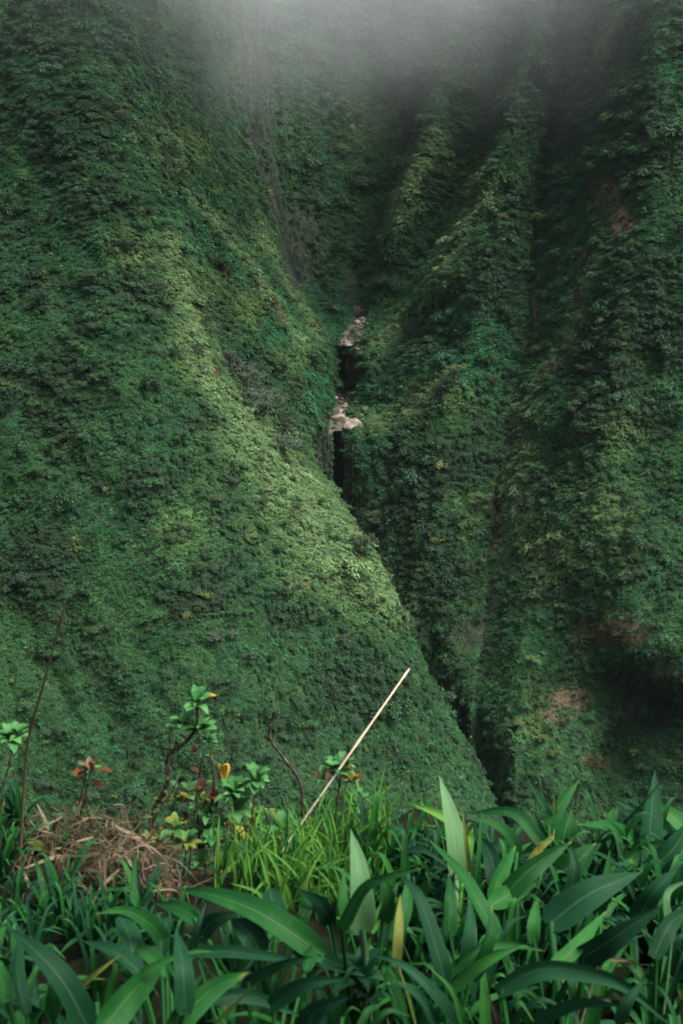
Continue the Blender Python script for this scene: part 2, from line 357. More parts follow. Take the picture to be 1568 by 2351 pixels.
# what the surface is made of (a place on the hillside, found once from the photograph): soil, bed stones, bare rock, darkest rock
def blob(px, py, rx, ry, X, Y): return np.exp(-(((X - px) / rx) ** 2 + ((Y - py) / ry) ** 2))
SOIL = [(1300, 800, 22, 34), (1275, 850, 16, 24), (1345, 590, 22, 40), (1330, 690, 20, 40), (1400, 1450, 90, 38), (1330, 1430, 40, 30), (1140, 1170, 16, 60),
        (1135, 1230, 14, 40), (1118, 1280, 10, 14), (610, 690, 18, 14), (640, 725, 14, 26), (492, 852, 12, 12), (1390, 430, 40, 60),
        (1430, 500, 40, 50), (1270, 1640, 45, 26), (1360, 1740, 30, 22), (700, 1340, 12, 16), (1300, 1600, 60, 30), (590, 655, 12, 12),
        (1175, 1000, 14, 22), (1225, 700, 10, 60), (1215, 790, 14, 40)]
soil = np.zeros(zz.shape)
for s in SOIL: soil = np.maximum(soil, blob(*s, PX, PY))
soil = np.clip(soil * 1.7 - 0.35 + 0.35 * fbm(G / 6, 3, 60), 0, 1) * (ck > 1)
inbed = (ck > kS + 0.5) & (ck < kE + 0.25)
bed1 = inbed & (zz < -53.5) & (zz > -62.3); bed2 = inbed & (zz < -77.6) & (zz > -80.2)
ks = COLS.index('s_lb')
bed1w = bed1 & (ck > ks + 0.9 - 0.9 * np.clip((-57 - zz) / 4, 0, 1))
bedm = ((bed1w & (zz < -55.2)) | bed2) * (ck < COLS.index('s_re') + 0.05) * np.clip(1.2 + 1.6 * fbm(G / 2.2, 2, 66), 0, 1)
steep = np.clip((0.30 - Nn[..., 2]) / 0.2, 0, 1)
rockm = np.clip(colm * 1.2 - 0.1, 0, 1)
for r in [(715, 1060, 42, 110), (745, 1010, 30, 60), (800, 870, 22, 60), (805, 1080, 14, 90), (1130, 1360, 16, 60),
          (1500, 1600, 70, 90), (1160, 1000, 8, 60), (680, 560, 60, 130), (800, 660, 26, 50), (1080, 1450, 50, 40), (1250, 430, 8, 90),
          (1228, 640, 7, 120), (1140, 1080, 8, 60)]:
    rockm = np.maximum(rockm, np.clip(1.5 * blob(*r, PX, PY), 0, 1) * (ck > kS - 0.6))
rockm = np.clip(rockm + 0.5 * steep - 0.2, 0, 1) 
dark_rock = ((ck > COLS.index('s_le') + 0.12) & (ck < COLS.index('s_re') - 0.15) & (((zz < -62.6) & (zz > -77.5)) | (zz < -81))).astype(float)
dark_rock = np.maximum(dark_rock, np.clip(colm * 3.0 - 1.3, 0, 1) * np.clip(0.45 + 1.9 * fbm(np.stack([ck * 14.0, zz / 60, A2 * 0], -1), 2, 55), 0, 1))  # darkest rock tone in the slots and on the columns
zone = np.stack([soil, bedm, rockm, 1 - dark_rock], -1)

F_all = None
def patch(name, c0, c1, kind='structure', label=None):
    g = G[:, c0:c1 + 1]; R, C = g.shape[:2]
    idx = np.arange(R * C).reshape(R, C)
    F = np.stack([idx[:-1, :-1], idx[1:, :-1], idx[1:, 1:], idx[:-1, 1:]], -1).reshape(-1, 4)
    me = mesh_np(name, g.reshape(-1, 3), F, M['terrain'], True)
    a = me.color_attributes.new('zone', 'FLOAT_COLOR', 'POINT')
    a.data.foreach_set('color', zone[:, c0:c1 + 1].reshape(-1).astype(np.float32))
    o = link(name, me); tag(o, label, 'hillside', None, kind); return o
ci = lambda nme: cstart[COLS.index(nme)]
patch('near_hillside', 0, ci('gully'), label='near green hillside whose lit spur falls to the right')
patch('middle_spur', ci('gully'), ci('s_le'), label='spur behind the near hillside ending in a bare cliff')
patch('back_cliff', ci('s_le'), ci('e1'), label='headwall with the two dark waterfall slots and stream beds')
patch('far_ridge', ci('e1'), ci('chute'), label='ridged green slope beyond the stream beds')
patch('near_ridge_slope', ci('chute'), len(cols) - 1, label='dark green slope with bare red earth under its overhang')

# floor of the ravine: one sheet, far wider than the view
gx = np.concatenate([np.linspace(-900, -80, 14), np.linspace(-60, 90, 90), np.linspace(110, 900, 14)])
gy = np.concatenate([np.linspace(-500, 100, 10), np.linspace(110, 330, 120), np.linspace(360, 1300, 14)])
XX, YY = np.meshgrid(gx, gy)
ZZ = -121 - 0.22 * (285 - np.clip(YY, 60, 300)) + 0.7 * fbm(np.stack([XX / 5, YY / 5, XX * 0], -1), 3, 90)
V = np.stack([XX, YY, ZZ], -1); R, C = XX.shape; idx = np.arange(R * C).reshape(R, C)
me = mesh_np('ground', V.reshape(-1, 3), np.stack([idx[:-1, :-1], idx[:-1, 1:], idx[1:, 1:], idx[1:, :-1]], -1).reshape(-1, 4), M['terrain'], True)
a = me.color_attributes.new('zone', 'FLOAT_COLOR', 'POINT'); a.data.foreach_set('color', np.tile(np.array([0, 0.0, 0.9, 1], np.float32), R * C))
tag(link('ground', me), 'shaded ravine floor between the hillsides', None, None, 'structure')

# depth of what the photograph sees, on a coarse grid, to stand things on the hillside
CELL = 6.0
zb = {}
ok = (PX > -200) & (PX < W0 + 200) & (PY > -200) & (PY < H0)
for gxy in [(int(a), int(b)) for a, b in ((0, 0),)]: pass
bx = (PX[ok] // CELL).astype(int); by = (PY[ok] // CELL).astype(int); dd = AX[ok]; gi = np.argwhere(ok)
order = np.argsort(-dd)
for q in order: zb[(bx[q], by[q])] = q
def on_hill(px, py):
    b0, b1 = int(px // CELL), int(py // CELL); best = None
    for r in (0, 1, 2):
        for i in range(-r, r + 1):
            for j in range(-r, r + 1):
                q = zb.get((b0 + i, b1 + j))
                if q is not None and (best is None or dd[q] < dd[best] - 8): best = q
        if best is not None: break
    if best is None: return None, None
    r, c = gi[best]; return G[r, c].copy(), Nn[r, c].copy()

# ------------------------------------------------------------------ leaf clumps for the hillside
def leaves_mesh(name, pos, nrm, length, width, mat, droop=0.25, lv=None, ax_dir=None):
    """diamond leaves folded on the midrib; pos, nrm: n x 3"""
    n = len(pos)
    nrm = nrm / np.linalg.norm(nrm, axis=1, keepdims=True)
    if ax_dir is None: ax_dir = rng.normal(size=(n, 3))
    t = ax_dir - nrm * np.sum(ax_dir * nrm, 1, keepdims=True); t /= np.maximum(np.linalg.norm(t, axis=1, keepdims=True), 1e-6)
    s = np.cross(nrm, t); L = np.asarray(length).reshape(-1, 1); Wd = np.asarray(width).reshape(-1, 1)
    p0 = pos - t * L * 0.5; p1 = pos + s * Wd * 0.5 + nrm * Wd * 0.12; p2 = pos + t * L * 0.5 - nrm * L * droop; p3 = pos - s * Wd * 0.5 + nrm * Wd * 0.12
    V = np.stack([p0, p1, p2, p3], 1).reshape(-1, 3)
    b = np.arange(n)[:, None] * 4
    F = np.concatenate([b + np.array([0, 1, 2]), b + np.array([0, 2, 3])], 1).reshape(-1, 3)
    me = mesh_np(name, V, F, mat)
    if lv is None: lv = rng.uniform(0.65, 1.3, n)
    c = np.repeat(np.stack([lv * rng.uniform(0.85, 1.15, n), lv, lv * rng.uniform(0.8, 1.1, n), np.ones(n)], 1), 4, axis=0)
    a = me.color_attributes.new('leafv', 'FLOAT_COLOR', 'POINT'); a.data.foreach_set('color', c.astype(np.float32).ravel())
    return me
def cover_clump(n, rad, hgt, leaf, upness=1.0):
    """low mound of leaves stacked in tiers, for vines and ferns"""
    k = 12; cen = np.stack([rng.normal(0, rad * 0.5, k), rng.normal(0, rad * 0.5, k), rng.uniform(0.15, 1, k) * hgt], 1)
    w = rng.integers(0, k, n); p = cen[w] + rng.normal(size=(n, 3)) * np.array([rad * 0.15, rad * 0.15, hgt * 0.08])
    nr = rng.normal(size=(n, 3)) * 0.45 + np.array([0, 0, upness]) + (p - cen[w]) * np.array([0.8, 0.8, 0]) / rad
    L = leaf * rng.uniform(0.7, 1.35, n); return p, nr, L, L * rng.uniform(0.5, 0.8, n)
def shrub_clump(n, rad, hgt, leaf, lobes=9):
    th = rng.uniform(0, 2 * np.pi, lobes); r = rad * np.sqrt(rng.uniform(0, 1, lobes)) * 0.7
    cen = np.stack([r * np.cos(th), r * np.sin(th), hgt * (0.45 + 0.4 * rng.uniform(0, 1, lobes)) * (1 - 0.35 * (r / rad) ** 2)], 1)
    w = rng.integers(0, lobes, n); d = rng.normal(size=(n, 3)); d /= np.linalg.norm(d, axis=1, keepdims=True); d[:, 2] = np.abs(d[:, 2]) * 1.0 - 0.25
    p = cen[w] + d * np.array([rad * 0.40, rad * 0.40, hgt * 0.24]) * rng.uniform(0.55, 1.05, (n, 1))
    nr = d * 0.8 + np.array([0, 0, 0.55]) + rng.normal(size=(n, 3)) * 0.35
    L = leaf * rng.uniform(0.7, 1.3, n); return p, nr, L, L * rng.uniform(0.45, 0.7, n)
def fern_clump(fr, rad, leaf):
    P, N, Ln, Wd, Ax = [], [], [], [], []
    for f in range(fr):
        th = rng.uniform(0, 2 * np.pi); L = rad * rng.uniform(0.7, 1.2); rise = rng.uniform(0.5, 0.9)
        for k in range(9):
            t = (k + 1) / 9; r = L * t; z = L * (rise * 1.6 * t - 1.25 * rise * t * t)
            for s in (-1, 1):
                o = leaf * 0.5 * (1.1 - t * 0.8)
                P.append((r * math.cos(th) - s * o * math.sin(th), r * math.sin(th) + s * o * math.cos(th), z - o * 0.15))
                Ax.append((-s * math.sin(th) + 0.4 * math.cos(th), s * math.cos(th) + 0.4 * math.sin(th), -0.2))
                N.append((0.35 * math.cos(th) * t, 0.35 * math.sin(th) * t, 1)); Ln.append(leaf * (1.15 - t * 0.75)); Wd.append(leaf * 0.36)
    return np.array(P), np.array(N), np.array(Ln), np.array(Wd), np.array(Ax)
def grass_clump(n, hgt, spread):
    P, N, Ln, Wd, Ax = [], [], [], [], []
    for k in range(n):
        th = rng.uniform(0, 2 * np.pi); le = rng.uniform(0.2, 1.1); L = hgt * rng.uniform(0.6, 1.2)
        d = np.array([math.sin(le) * math.cos(th), math.sin(le) * math.sin(th), math.cos(le)])
        b = np.array([rng.normal(0, spread), rng.normal(0, spread), 0]); P.append(b + d * L * 0.5); Ax.append(d)
        N.append(np.array([-math.cos(th) * math.cos(le), -math.sin(th) * math.cos(le), math.sin(le)]) + 0.01); Ln.append(L); Wd.append(0.10 * L)
    return np.array(P), np.array(N), np.array(Ln), np.array(Wd), np.array(Ax)

lib = bpy.data.collections.new('clump library')      # not linked: only the source shapes for the ground cover
TYPES = {}
def lib_add(kind, meshes):
    for m in meshes:
        o = bpy.data.objects.new('%03d_%s' % (len(lib.objects), kind), m); TYPES.setdefault(kind, []).append(len(lib.objects)); lib.objects.link(o)
lib_add('vine', [leaves_mesh('vine', *cover_clump(90, 1.0, 0.55, 0.30)[:2], *[x for x in ()], **{}) if False else (lambda q: leaves_mesh('vine', q[0], q[1], q[2], q[3], M['cover']))(cover_clump(240, 1.0, 0.60, 0.185)) for _ in range(6)])
lib_add('bush', [(lambda q: leaves_mesh('bush', q[0], q[1], q[2], q[3], M['cover']))(shrub_clump(330, 1.0, 1.15, 0.185)) for _ in range(5)])
lib_add('fern', [(lambda q: leaves_mesh('fern', q[0], q[1], q[2], q[3], M['cover'], 0.1, None, q[4]))(fern_clump(11, 0.9, 0.24)) for _ in range(4)])
lib_add('dry', [(lambda q: leaves_mesh('dry', q[0], q[1], q[2], q[3], M['cover'], 0.25, None, q[4]))(grass_clump(36, 1.1, 0.35)) for _ in range(3)])

def cover_nodes():
    t = bpy.data.node_groups.new('ground cover', 'GeometryNodeTree')
    t.interface.new_socket('Geometry', in_out='INPUT', socket_type='NodeSocketGeometry')
    t.interface.new_socket('Geometry', in_out='OUTPUT', socket_type='NodeSocketGeometry')
    n, l = t.nodes, t.links
    gi_, go_ = n.new('NodeGroupInput'), n.new('NodeGroupOutput')
    ci_ = n.new('GeometryNodeCollectionInfo'); ci_.inputs['Collection'].default_value = lib
    ci_.inputs['Separate Children'].default_value = True; ci_.inputs['Reset Children'].default_value = True
    ip = n.new('GeometryNodeInstanceOnPoints'); ip.inputs['Pick Instance'].default_value = True
    def attr(nm, ty):
        a = n.new('GeometryNodeInputNamedAttribute'); a.data_type = ty; a.inputs['Name'].default_value = nm; return a.outputs['Attribute']
    e = n.new('FunctionNodeEulerToRotation'); l.new(attr('rot', 'FLOAT_VECTOR'), e.inputs[0])
    l.new(gi_.outputs[0], ip.inputs['Points']); l.new(ci_.outputs[0], ip.inputs['Instance'])
    l.new(attr('idx', 'INT'), ip.inputs['Instance Index']); l.new(e.outputs[0], ip.inputs['Rotation']); l.new(attr('scl', 'FLOAT_VECTOR'), ip.inputs['Scale'])
    l.new(ip.outputs[0], go_.inputs[0]); return t
COVER = cover_nodes()
def cover_object(name, P, rot, scl, idx, tint, label):
    me = bpy.data.meshes.new(name); me.vertices.add(len(P)); me.vertices.foreach_set('co', P.astype(np.float32).ravel())
    for nm, ty, key, arr in (('rot', 'FLOAT_VECTOR', 'vector', rot), ('scl', 'FLOAT_VECTOR', 'vector', scl), ('tint', 'FLOAT_COLOR', 'color', np.c_[tint, np.ones(len(P))])):
        me.attributes.new(nm, ty, 'POINT').data.foreach_set(key, arr.astype(np.float32).ravel())
    me.attributes.new('idx', 'INT', 'POINT').data.foreach_set('value', idx.astype(np.int32))
    o = link(name, me); md = o.modifiers.new('cover', 'NODES'); md.node_group = COVER
    return tag(o, label, 'ground cover', None, 'stuff')

# species patches seen on the hillside; lighter crest and yellow-green tints also paint in light: (px, py, rx, ry, weight)
EMER = [(430, 480, 60, 40), (440, 560, 50, 40), (540, 600, 30, 50), (650, 750, 60, 50), (770, 735, 60, 40), (1000, 640, 30, 40), (950, 700, 40, 40), (880, 760, 40, 40),
        (1090, 520, 30, 30), (1180, 870, 70, 60), (1060, 840, 80, 50), (1230, 900, 40, 60), (1250, 870, 30, 40), (1300, 660, 40, 30), (1150, 900, 40, 40),
        (1200, 1010, 30, 30), (850, 930, 60, 40), (1000, 740, 80, 50), (730, 910, 30, 60), (1090, 830, 100, 40), (1540, 160, 40, 40), (1300, 430, 40, 40), (1110, 700, 60, 60),
        (660, 660, 40, 60), (770, 690, 30, 20), (1060, 1640, 30, 40), (950, 600, 20, 50)]
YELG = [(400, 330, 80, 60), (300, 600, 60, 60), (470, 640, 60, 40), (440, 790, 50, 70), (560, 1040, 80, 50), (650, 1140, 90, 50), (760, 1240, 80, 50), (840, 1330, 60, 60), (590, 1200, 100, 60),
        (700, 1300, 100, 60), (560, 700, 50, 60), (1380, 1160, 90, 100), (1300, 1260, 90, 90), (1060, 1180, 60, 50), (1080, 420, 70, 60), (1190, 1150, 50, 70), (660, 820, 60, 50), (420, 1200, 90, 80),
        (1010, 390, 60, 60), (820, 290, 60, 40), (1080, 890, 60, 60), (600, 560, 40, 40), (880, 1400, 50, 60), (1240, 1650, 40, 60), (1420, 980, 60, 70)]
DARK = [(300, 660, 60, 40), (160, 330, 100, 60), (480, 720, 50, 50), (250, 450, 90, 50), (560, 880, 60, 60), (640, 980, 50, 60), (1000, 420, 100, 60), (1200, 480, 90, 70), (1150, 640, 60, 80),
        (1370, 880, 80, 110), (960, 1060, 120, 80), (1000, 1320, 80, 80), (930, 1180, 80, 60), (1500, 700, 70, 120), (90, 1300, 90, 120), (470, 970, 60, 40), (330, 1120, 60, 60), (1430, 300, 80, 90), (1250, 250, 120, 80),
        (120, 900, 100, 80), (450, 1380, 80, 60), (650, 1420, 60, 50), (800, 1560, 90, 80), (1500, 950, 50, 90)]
LIT_CREST = [([(385, 560), (425, 700), (445, 800), (530, 950), (635, 1060), (720, 1140), (785, 1225), (850, 1315), (905, 1400)], 42), ([(430, 450), (490, 500), (560, 600), (640, 720), (700, 800)], 15),
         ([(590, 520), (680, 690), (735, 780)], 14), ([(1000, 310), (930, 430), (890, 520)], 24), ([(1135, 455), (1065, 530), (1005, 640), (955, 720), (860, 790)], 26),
         ([(1010, 880), (925, 940), (840, 962)], 28), ([(1360, 590), (1310, 770), (1230, 880)], 20), ([(1210, 930), (1180, 1080), (1190, 1200), (1250, 1330)], 40), ([(1420, 30), (1385, 110)], 20), ([(560, 980), (700, 1180), (800, 1330)], 70)]  # lighter leaf tint painted along the crests, standing in for light on them
def lit_band(X, Y):
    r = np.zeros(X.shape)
    for pts, w in LIT_CREST:
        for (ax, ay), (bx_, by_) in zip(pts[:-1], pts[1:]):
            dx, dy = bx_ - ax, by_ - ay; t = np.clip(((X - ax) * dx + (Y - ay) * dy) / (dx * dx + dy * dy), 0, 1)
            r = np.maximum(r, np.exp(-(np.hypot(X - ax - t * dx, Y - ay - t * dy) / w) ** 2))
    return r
def field(lst, X, Y, gain=1.0):
    r = np.zeros(X.shape)
    for px, py, rx, ry in lst: r = np.maximum(r, blob(px, py, rx, ry, X, Y))
    return r * gain

def scatter(c0, c1, dens, name, label):
    g = G[:, c0:c1 + 1]
    e1 = g[1:, :-1] - g[:-1, :-1]; e2 = g[:-1, 1:] - g[:-1, :-1]
    area = np.linalg.norm(np.cross(e1, e2), axis=2)
    px, py = PX[:-1, c0:c1], PY[:-1, c0:c1]
    vis = (px > -140) & (px < W0 + 140) & (py > -160) & (py < 2150)
    N = Nn[:-1, c0:c1]; back = np.sum(N * -g[:-1, :-1], 2) < -20
    zn = zone[:-1, c0:c1]
    w = area * vis * np.where(back, 0.45, 1.0) * (zn[..., 3] > 0.5) * (1 - 0.93 * zn[..., 1]) * (1 - 0.62 * zn[..., 0]) * (1 - 0.78 * zn[..., 2])
    n = int(w.sum() * dens); cell = rng.choice(w.size, n, p=(w / w.sum()).ravel())
    r, c = np.unravel_index(cell, w.shape); u, v = rng.uniform(0, 1, (2, n, 1))
    P = (g[r, c] * (1 - u) + g[r + 1, c] * u) * (1 - v) + (g[r, c + 1] * (1 - u) + g[r + 1, c + 1] * u) * v
    Nr = N[r, c]; z4 = zn[r, c]; X, Y = px[r, c], py[r, c]
    nz = fbm(P / 9, 3, 200); n2 = fbm(P / 3.0, 2, 230)
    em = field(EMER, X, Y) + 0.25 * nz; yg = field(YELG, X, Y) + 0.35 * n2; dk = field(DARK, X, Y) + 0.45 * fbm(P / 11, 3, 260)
    bd = lit_band(X, Y); yg = np.maximum(yg * 0.75, 0); dk = dk - 0.9 * bd
    kind = np.zeros(n, int)                                  # 0 vine, 1 bush, 2 fern, 3 dry
    uu = rng.uniform(0, 1, n)
    kind[uu < 0.10 + 0.75 * np.clip(dk, 0, 1)] = 1
    kind[(uu > 0.80 - 0.5 * np.clip(em, 0, 1))] = 2
    kind[rng.uniform(0, 1, n) < 0.012 + 0.7 * z4[:, 0] + 0.22 * np.clip(z4[:, 2] - 0.3, 0, 1)] = 3
    idx = np.zeros(n, int)
    for q, nm in enumerate(('vine', 'bush', 'fern', 'dry')):
        a = np.array(TYPES[nm]); s = kind == q; idx[s] = a[rng.integers(0, len(a), s.sum())]
    base = np.tile(np.array([0.027, 0.092, 0.034]), (n, 1))
    def mixin(f, cl):
        nonlocal base
        f = np.clip(f, 0, 1)[:, None]; base = base * (1 - f) + np.array(cl) * f
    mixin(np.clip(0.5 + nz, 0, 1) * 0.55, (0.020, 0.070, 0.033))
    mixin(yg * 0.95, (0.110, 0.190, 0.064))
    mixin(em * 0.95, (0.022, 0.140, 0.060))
    mixin(bd * 0.9 + 0.25 * n2 * bd, (0.128, 0.210, 0.092))  # crest light mixed into the leaf colour
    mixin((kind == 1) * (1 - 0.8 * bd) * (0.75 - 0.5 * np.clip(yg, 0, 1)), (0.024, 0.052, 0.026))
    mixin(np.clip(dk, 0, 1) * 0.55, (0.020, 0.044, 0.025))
    mixin((rng.uniform(0, 1, n) < 0.008 + 0.012 * (yg > 0.5)) * 0.6, (0.13, 0.16, 0.04))
    mixin((rng.uniform(0, 1, n) < 0.0003) * 0.6, (0.20, 0.14, 0.04))
    mixin((rng.uniform(0, 1, n) < 0.06) * 0.8, (0.020, 0.036, 0.018))
    mixin((kind == 3) * 0.85, (0.10, 0.075, 0.035))
    mixin((kind == 3) * (z4[:, 0] > 0.4) * 0.7, (0.10, 0.075, 0.042))
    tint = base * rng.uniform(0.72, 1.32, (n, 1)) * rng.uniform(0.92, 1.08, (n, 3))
    far = np.clip(P[:, 1] / 200, 0.75, 1.7)
    size = far * rng.lognormal(-0.05, np.where(kind == 1, 0.50, 0.38), n) * np.choose(kind, [0.46, 0.57, 0.42, 0.36])
    size *= np.where(z4[:, 2] > 0.5, 0.62, 1.0) * np.where(z4[:, 1] > 0.5, 0.5, 1)
    scl = np.stack([size * rng.uniform(0.85, 1.25, n), size * rng.uniform(0.85, 1.25, n), size * rng.uniform(0.8, 1.3, n)], 1)
    # lean outwards from the slope: a part of the slope's tilt
    ln = np.where(kind == 0, 0.62, np.where(kind == 3, 0.5, 0.35))[:, None]
    d = Nr * ln + np.array([0, 0, 1.0]) * (1 - ln); d /= np.linalg.norm(d, axis=1, keepdims=True)
    rot = np.stack([np.arctan2(np.hypot(d[:, 0], d[:, 1]), d[:, 2]) * 0, np.arccos(np.clip(d[:, 2], -1, 1)), np.arctan2(d[:, 1], d[:, 0])], 1)
    P = P - Nr * 0.06 * size[:, None]
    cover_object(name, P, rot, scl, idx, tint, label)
    return n
NC = 0
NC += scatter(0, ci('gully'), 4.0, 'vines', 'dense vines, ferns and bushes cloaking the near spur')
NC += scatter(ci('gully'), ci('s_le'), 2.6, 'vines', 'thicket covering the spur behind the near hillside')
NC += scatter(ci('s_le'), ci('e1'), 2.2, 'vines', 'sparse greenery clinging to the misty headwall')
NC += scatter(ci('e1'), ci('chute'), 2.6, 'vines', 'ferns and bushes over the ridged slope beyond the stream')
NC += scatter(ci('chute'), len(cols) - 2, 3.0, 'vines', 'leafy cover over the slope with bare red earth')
print('cover clumps', NC)

# ------------------------------------------------------------------ trees and shrubs that can be told apart
def limb_tree(h, spread, limbs, seed):
    r = random.Random(seed); V, F = [], []; ends = []
    def add(pts, rad):
        v, f = tube(pts, rad, 6); o = len(V); V.extend(v); F.extend([tuple(i + o for i in q) for q in f])
    top = Vector((r.uniform(-.1, .1) * h, r.uniform(-.1, .1) * h, h * 0.55)); mid = top * 0.5 + Vector((r.uniform(-.05, .05) * h, 0, 0))
    add([Vector((0, 0, -0.12 * h)), mid, top], [h * 0.035, h * 0.027, h * 0.018])
    for k in range(limbs):
        th = 2 * math.pi * k / limbs + r.uniform(-.5, .5); s = mid.lerp(top, r.uniform(0.2, 1.0))
        e = Vector((math.cos(th) * spread * r.uniform(.5, 1), math.sin(th) * spread * r.uniform(.5, 1), h * r.uniform(0.58, 0.95)))
        m_ = s.lerp(e, 0.5) + Vector((0, 0, h * 0.06)); add([s, m_, e], [h * 0.013, h * 0.009, h * 0.003]); ends.append(e)
        e2 = m_ + Vector((r.uniform(-1, 1) * spread * .4, r.uniform(-1, 1) * spread * .4, h * .12)); add([m_, e2], [h * 0.007, h * 0.002]); ends.append(e2)
    ends.append(top + Vector((0, 0, h * .3)))
    return V, F, ends
def crown_mesh(ends, per, rad, leaf, flat=0.6):
    P, N = [], []
    for e in ends:
        d = rng.normal(size=(per, 3)); d /= np.linalg.norm(d, axis=1, keepdims=True); d[:, 2] = d[:, 2] * 0.9 + 0.15
        rr = rad * rng.uniform(0.55, 1.25)
        P.append(np.array(e) + d * np.array([rr, rr, rr * flat]) * rng.uniform(0.35, 1.05, (per, 1))); N.append(d * 0.7 + np.array([0, 0, 0.6]) + rng.normal(size=(per, 3)) * 0.35)
    P = np.concatenate(P); N = np.concatenate(N); L = leaf * rng.uniform(0.7, 1.3, len(P))
    return leaves_mesh('crown', P, N, L, L * rng.uniform(0.45, 0.7, len(P)), M['crown'])
TREES, SHRUBS = [], []
for s in range(5):
    V, F, ends = limb_tree(1.0, 0.50, 8, 40 + s)
    TREES.append((mesh_np('trunk', V, F, M['bark'], True), crown_mesh(ends, 110, 0.16, 0.042, 0.55)))
for s in range(5):
    V, F, ends = limb_tree(0.85, 0.55, 7, 80 + s)
    SHRUBS.append((mesh_np('stem', V, F, M['bark'], True), crown_mesh(ends, 90, 0.21, 0.062, 0.75)))
def plant_tree(px, py, size, tint, label, group, shrub=False, name=None, squash=1.0, pt=None):
    P, N = pt if pt is not None else on_hill(px, py)
    if P is None: return None
    src = random.choice(SHRUBS if shrub else TREES)
    root = link(name or ('shrub' if shrub else 'tree'), None); root.location = Vector(P) - Vector((0, 0, 0.05 * size))
    root.rotation_euler = (random.uniform(-.1, .1), random.uniform(-.1, .1), random.uniform(0, 6.28))
    size *= (0.72 if P[0] < 0 else 0.58) if not shrub else 0.85
    root.scale = (size * random.uniform(.9, 1.15), size * random.uniform(.9, 1.15), size * squash)
    t = link('stem' if shrub else 'trunk', src[0], root); c = link('foliage' if shrub else 'crown', src[1], root); c.color = (*tint, 1)
    tag(root, label, 'shrub' if shrub else 'tree', group); return root
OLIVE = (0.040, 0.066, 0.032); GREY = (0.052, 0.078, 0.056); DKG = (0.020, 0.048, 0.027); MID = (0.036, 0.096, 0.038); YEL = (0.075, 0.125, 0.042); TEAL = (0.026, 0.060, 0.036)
NAMED = [
 (560, 905, 9, GREY, 'grey leafed tree high in the gully behind the near spur', 0), (530, 860, 7, GREY, 'smaller grey tree at the head of the gully above the crest', 0),
 (600, 960, 9, GREY, 'wide grey green tree halfway down the gully', 0), (650, 1015, 8, OLIVE, 'olive tree in the gully beside the bare cliff', 0), (655, 1050, 6, GREY, 'grey bush at the lowest visible end of the gully', 1),
 (905, 1530, 7, TEAL, 'round bluish tree on the near spur beside the tip of the straw', 0), (728, 1165, 4.0, MID, 'pale bush breaking the lit crest below the bare cliff', 1),
 (800, 1245, 4.5, GREY, 'grey bush on the lit crest below the dark slot', 1), (835, 1270, 4.5, OLIVE, 'olive bush on the lit crest right below the dark slot', 1), (945, 1440, 4.0, MID, 'bush on the crest where the ravine darkens', 1),
 (596, 540, 5.5, MID, 'lone small tree on the spur edge before the dark rock columns', 0), (1045, 880, 9, YEL, 'broad yellow green tree on the rib above the boulders', 0), (1010, 910, 7, OLIVE, 'olive tree beside the broad yellow green one', 0),
 (1075, 425, 10, OLIVE, 'rounded pale olive tree on the misty upper rib', 0), (1010, 470, 9, OLIVE, 'olive tree under the rounded one on the upper rib', 0), (1120, 320, 10, GREY, 'grey green tree fading into the mist', 0),
 (820, 285, 9, YEL, 'yellowish tree on the misty headwall', 0), (780, 365, 7, YEL, 'small yellow green tree on the headwall under the mist', 0), (1095, 1175, 8, YEL, 'bright yellow green tree left of the brown chute', 0),
 (1060, 1200, 7, MID, 'green tree below the bright one by the brown chute', 0), (1230, 1105, 8, MID, 'light green tree right of the brown chute', 0), (1205, 1060, 6, YEL, 'small bright tree at the top of the brown chute', 0),
 (1130, 890, 6, OLIVE, 'dark olive tree above the black cleft', 0), (520, 645, 8, DKG, 'dark tree on the shaded edge of the middle spur', 0), (985, 1240, 8, DKG, 'dark tree over the black part of the ravine', 0),
 (1345, 880, 9, DKG, 'dark tree below the bare orange earth', 0), (1330, 960, 8, OLIVE, 'olive tree under the dark one below the orange earth', 0), (1560, 560, 9, DKG, 'very dark tree at the shaded edge of the slope', 0),
 (860, 1215, 6, OLIVE, 'olive shrub in shade just beyond the lit crest', 1), (1250, 700, 6, MID, 'tree beside the narrow cleft high on the slope', 0),
]
for px, py, s, c, lb, sh in NAMED: plant_tree(px, py, s * 1.3, c, lb, None, bool(sh))
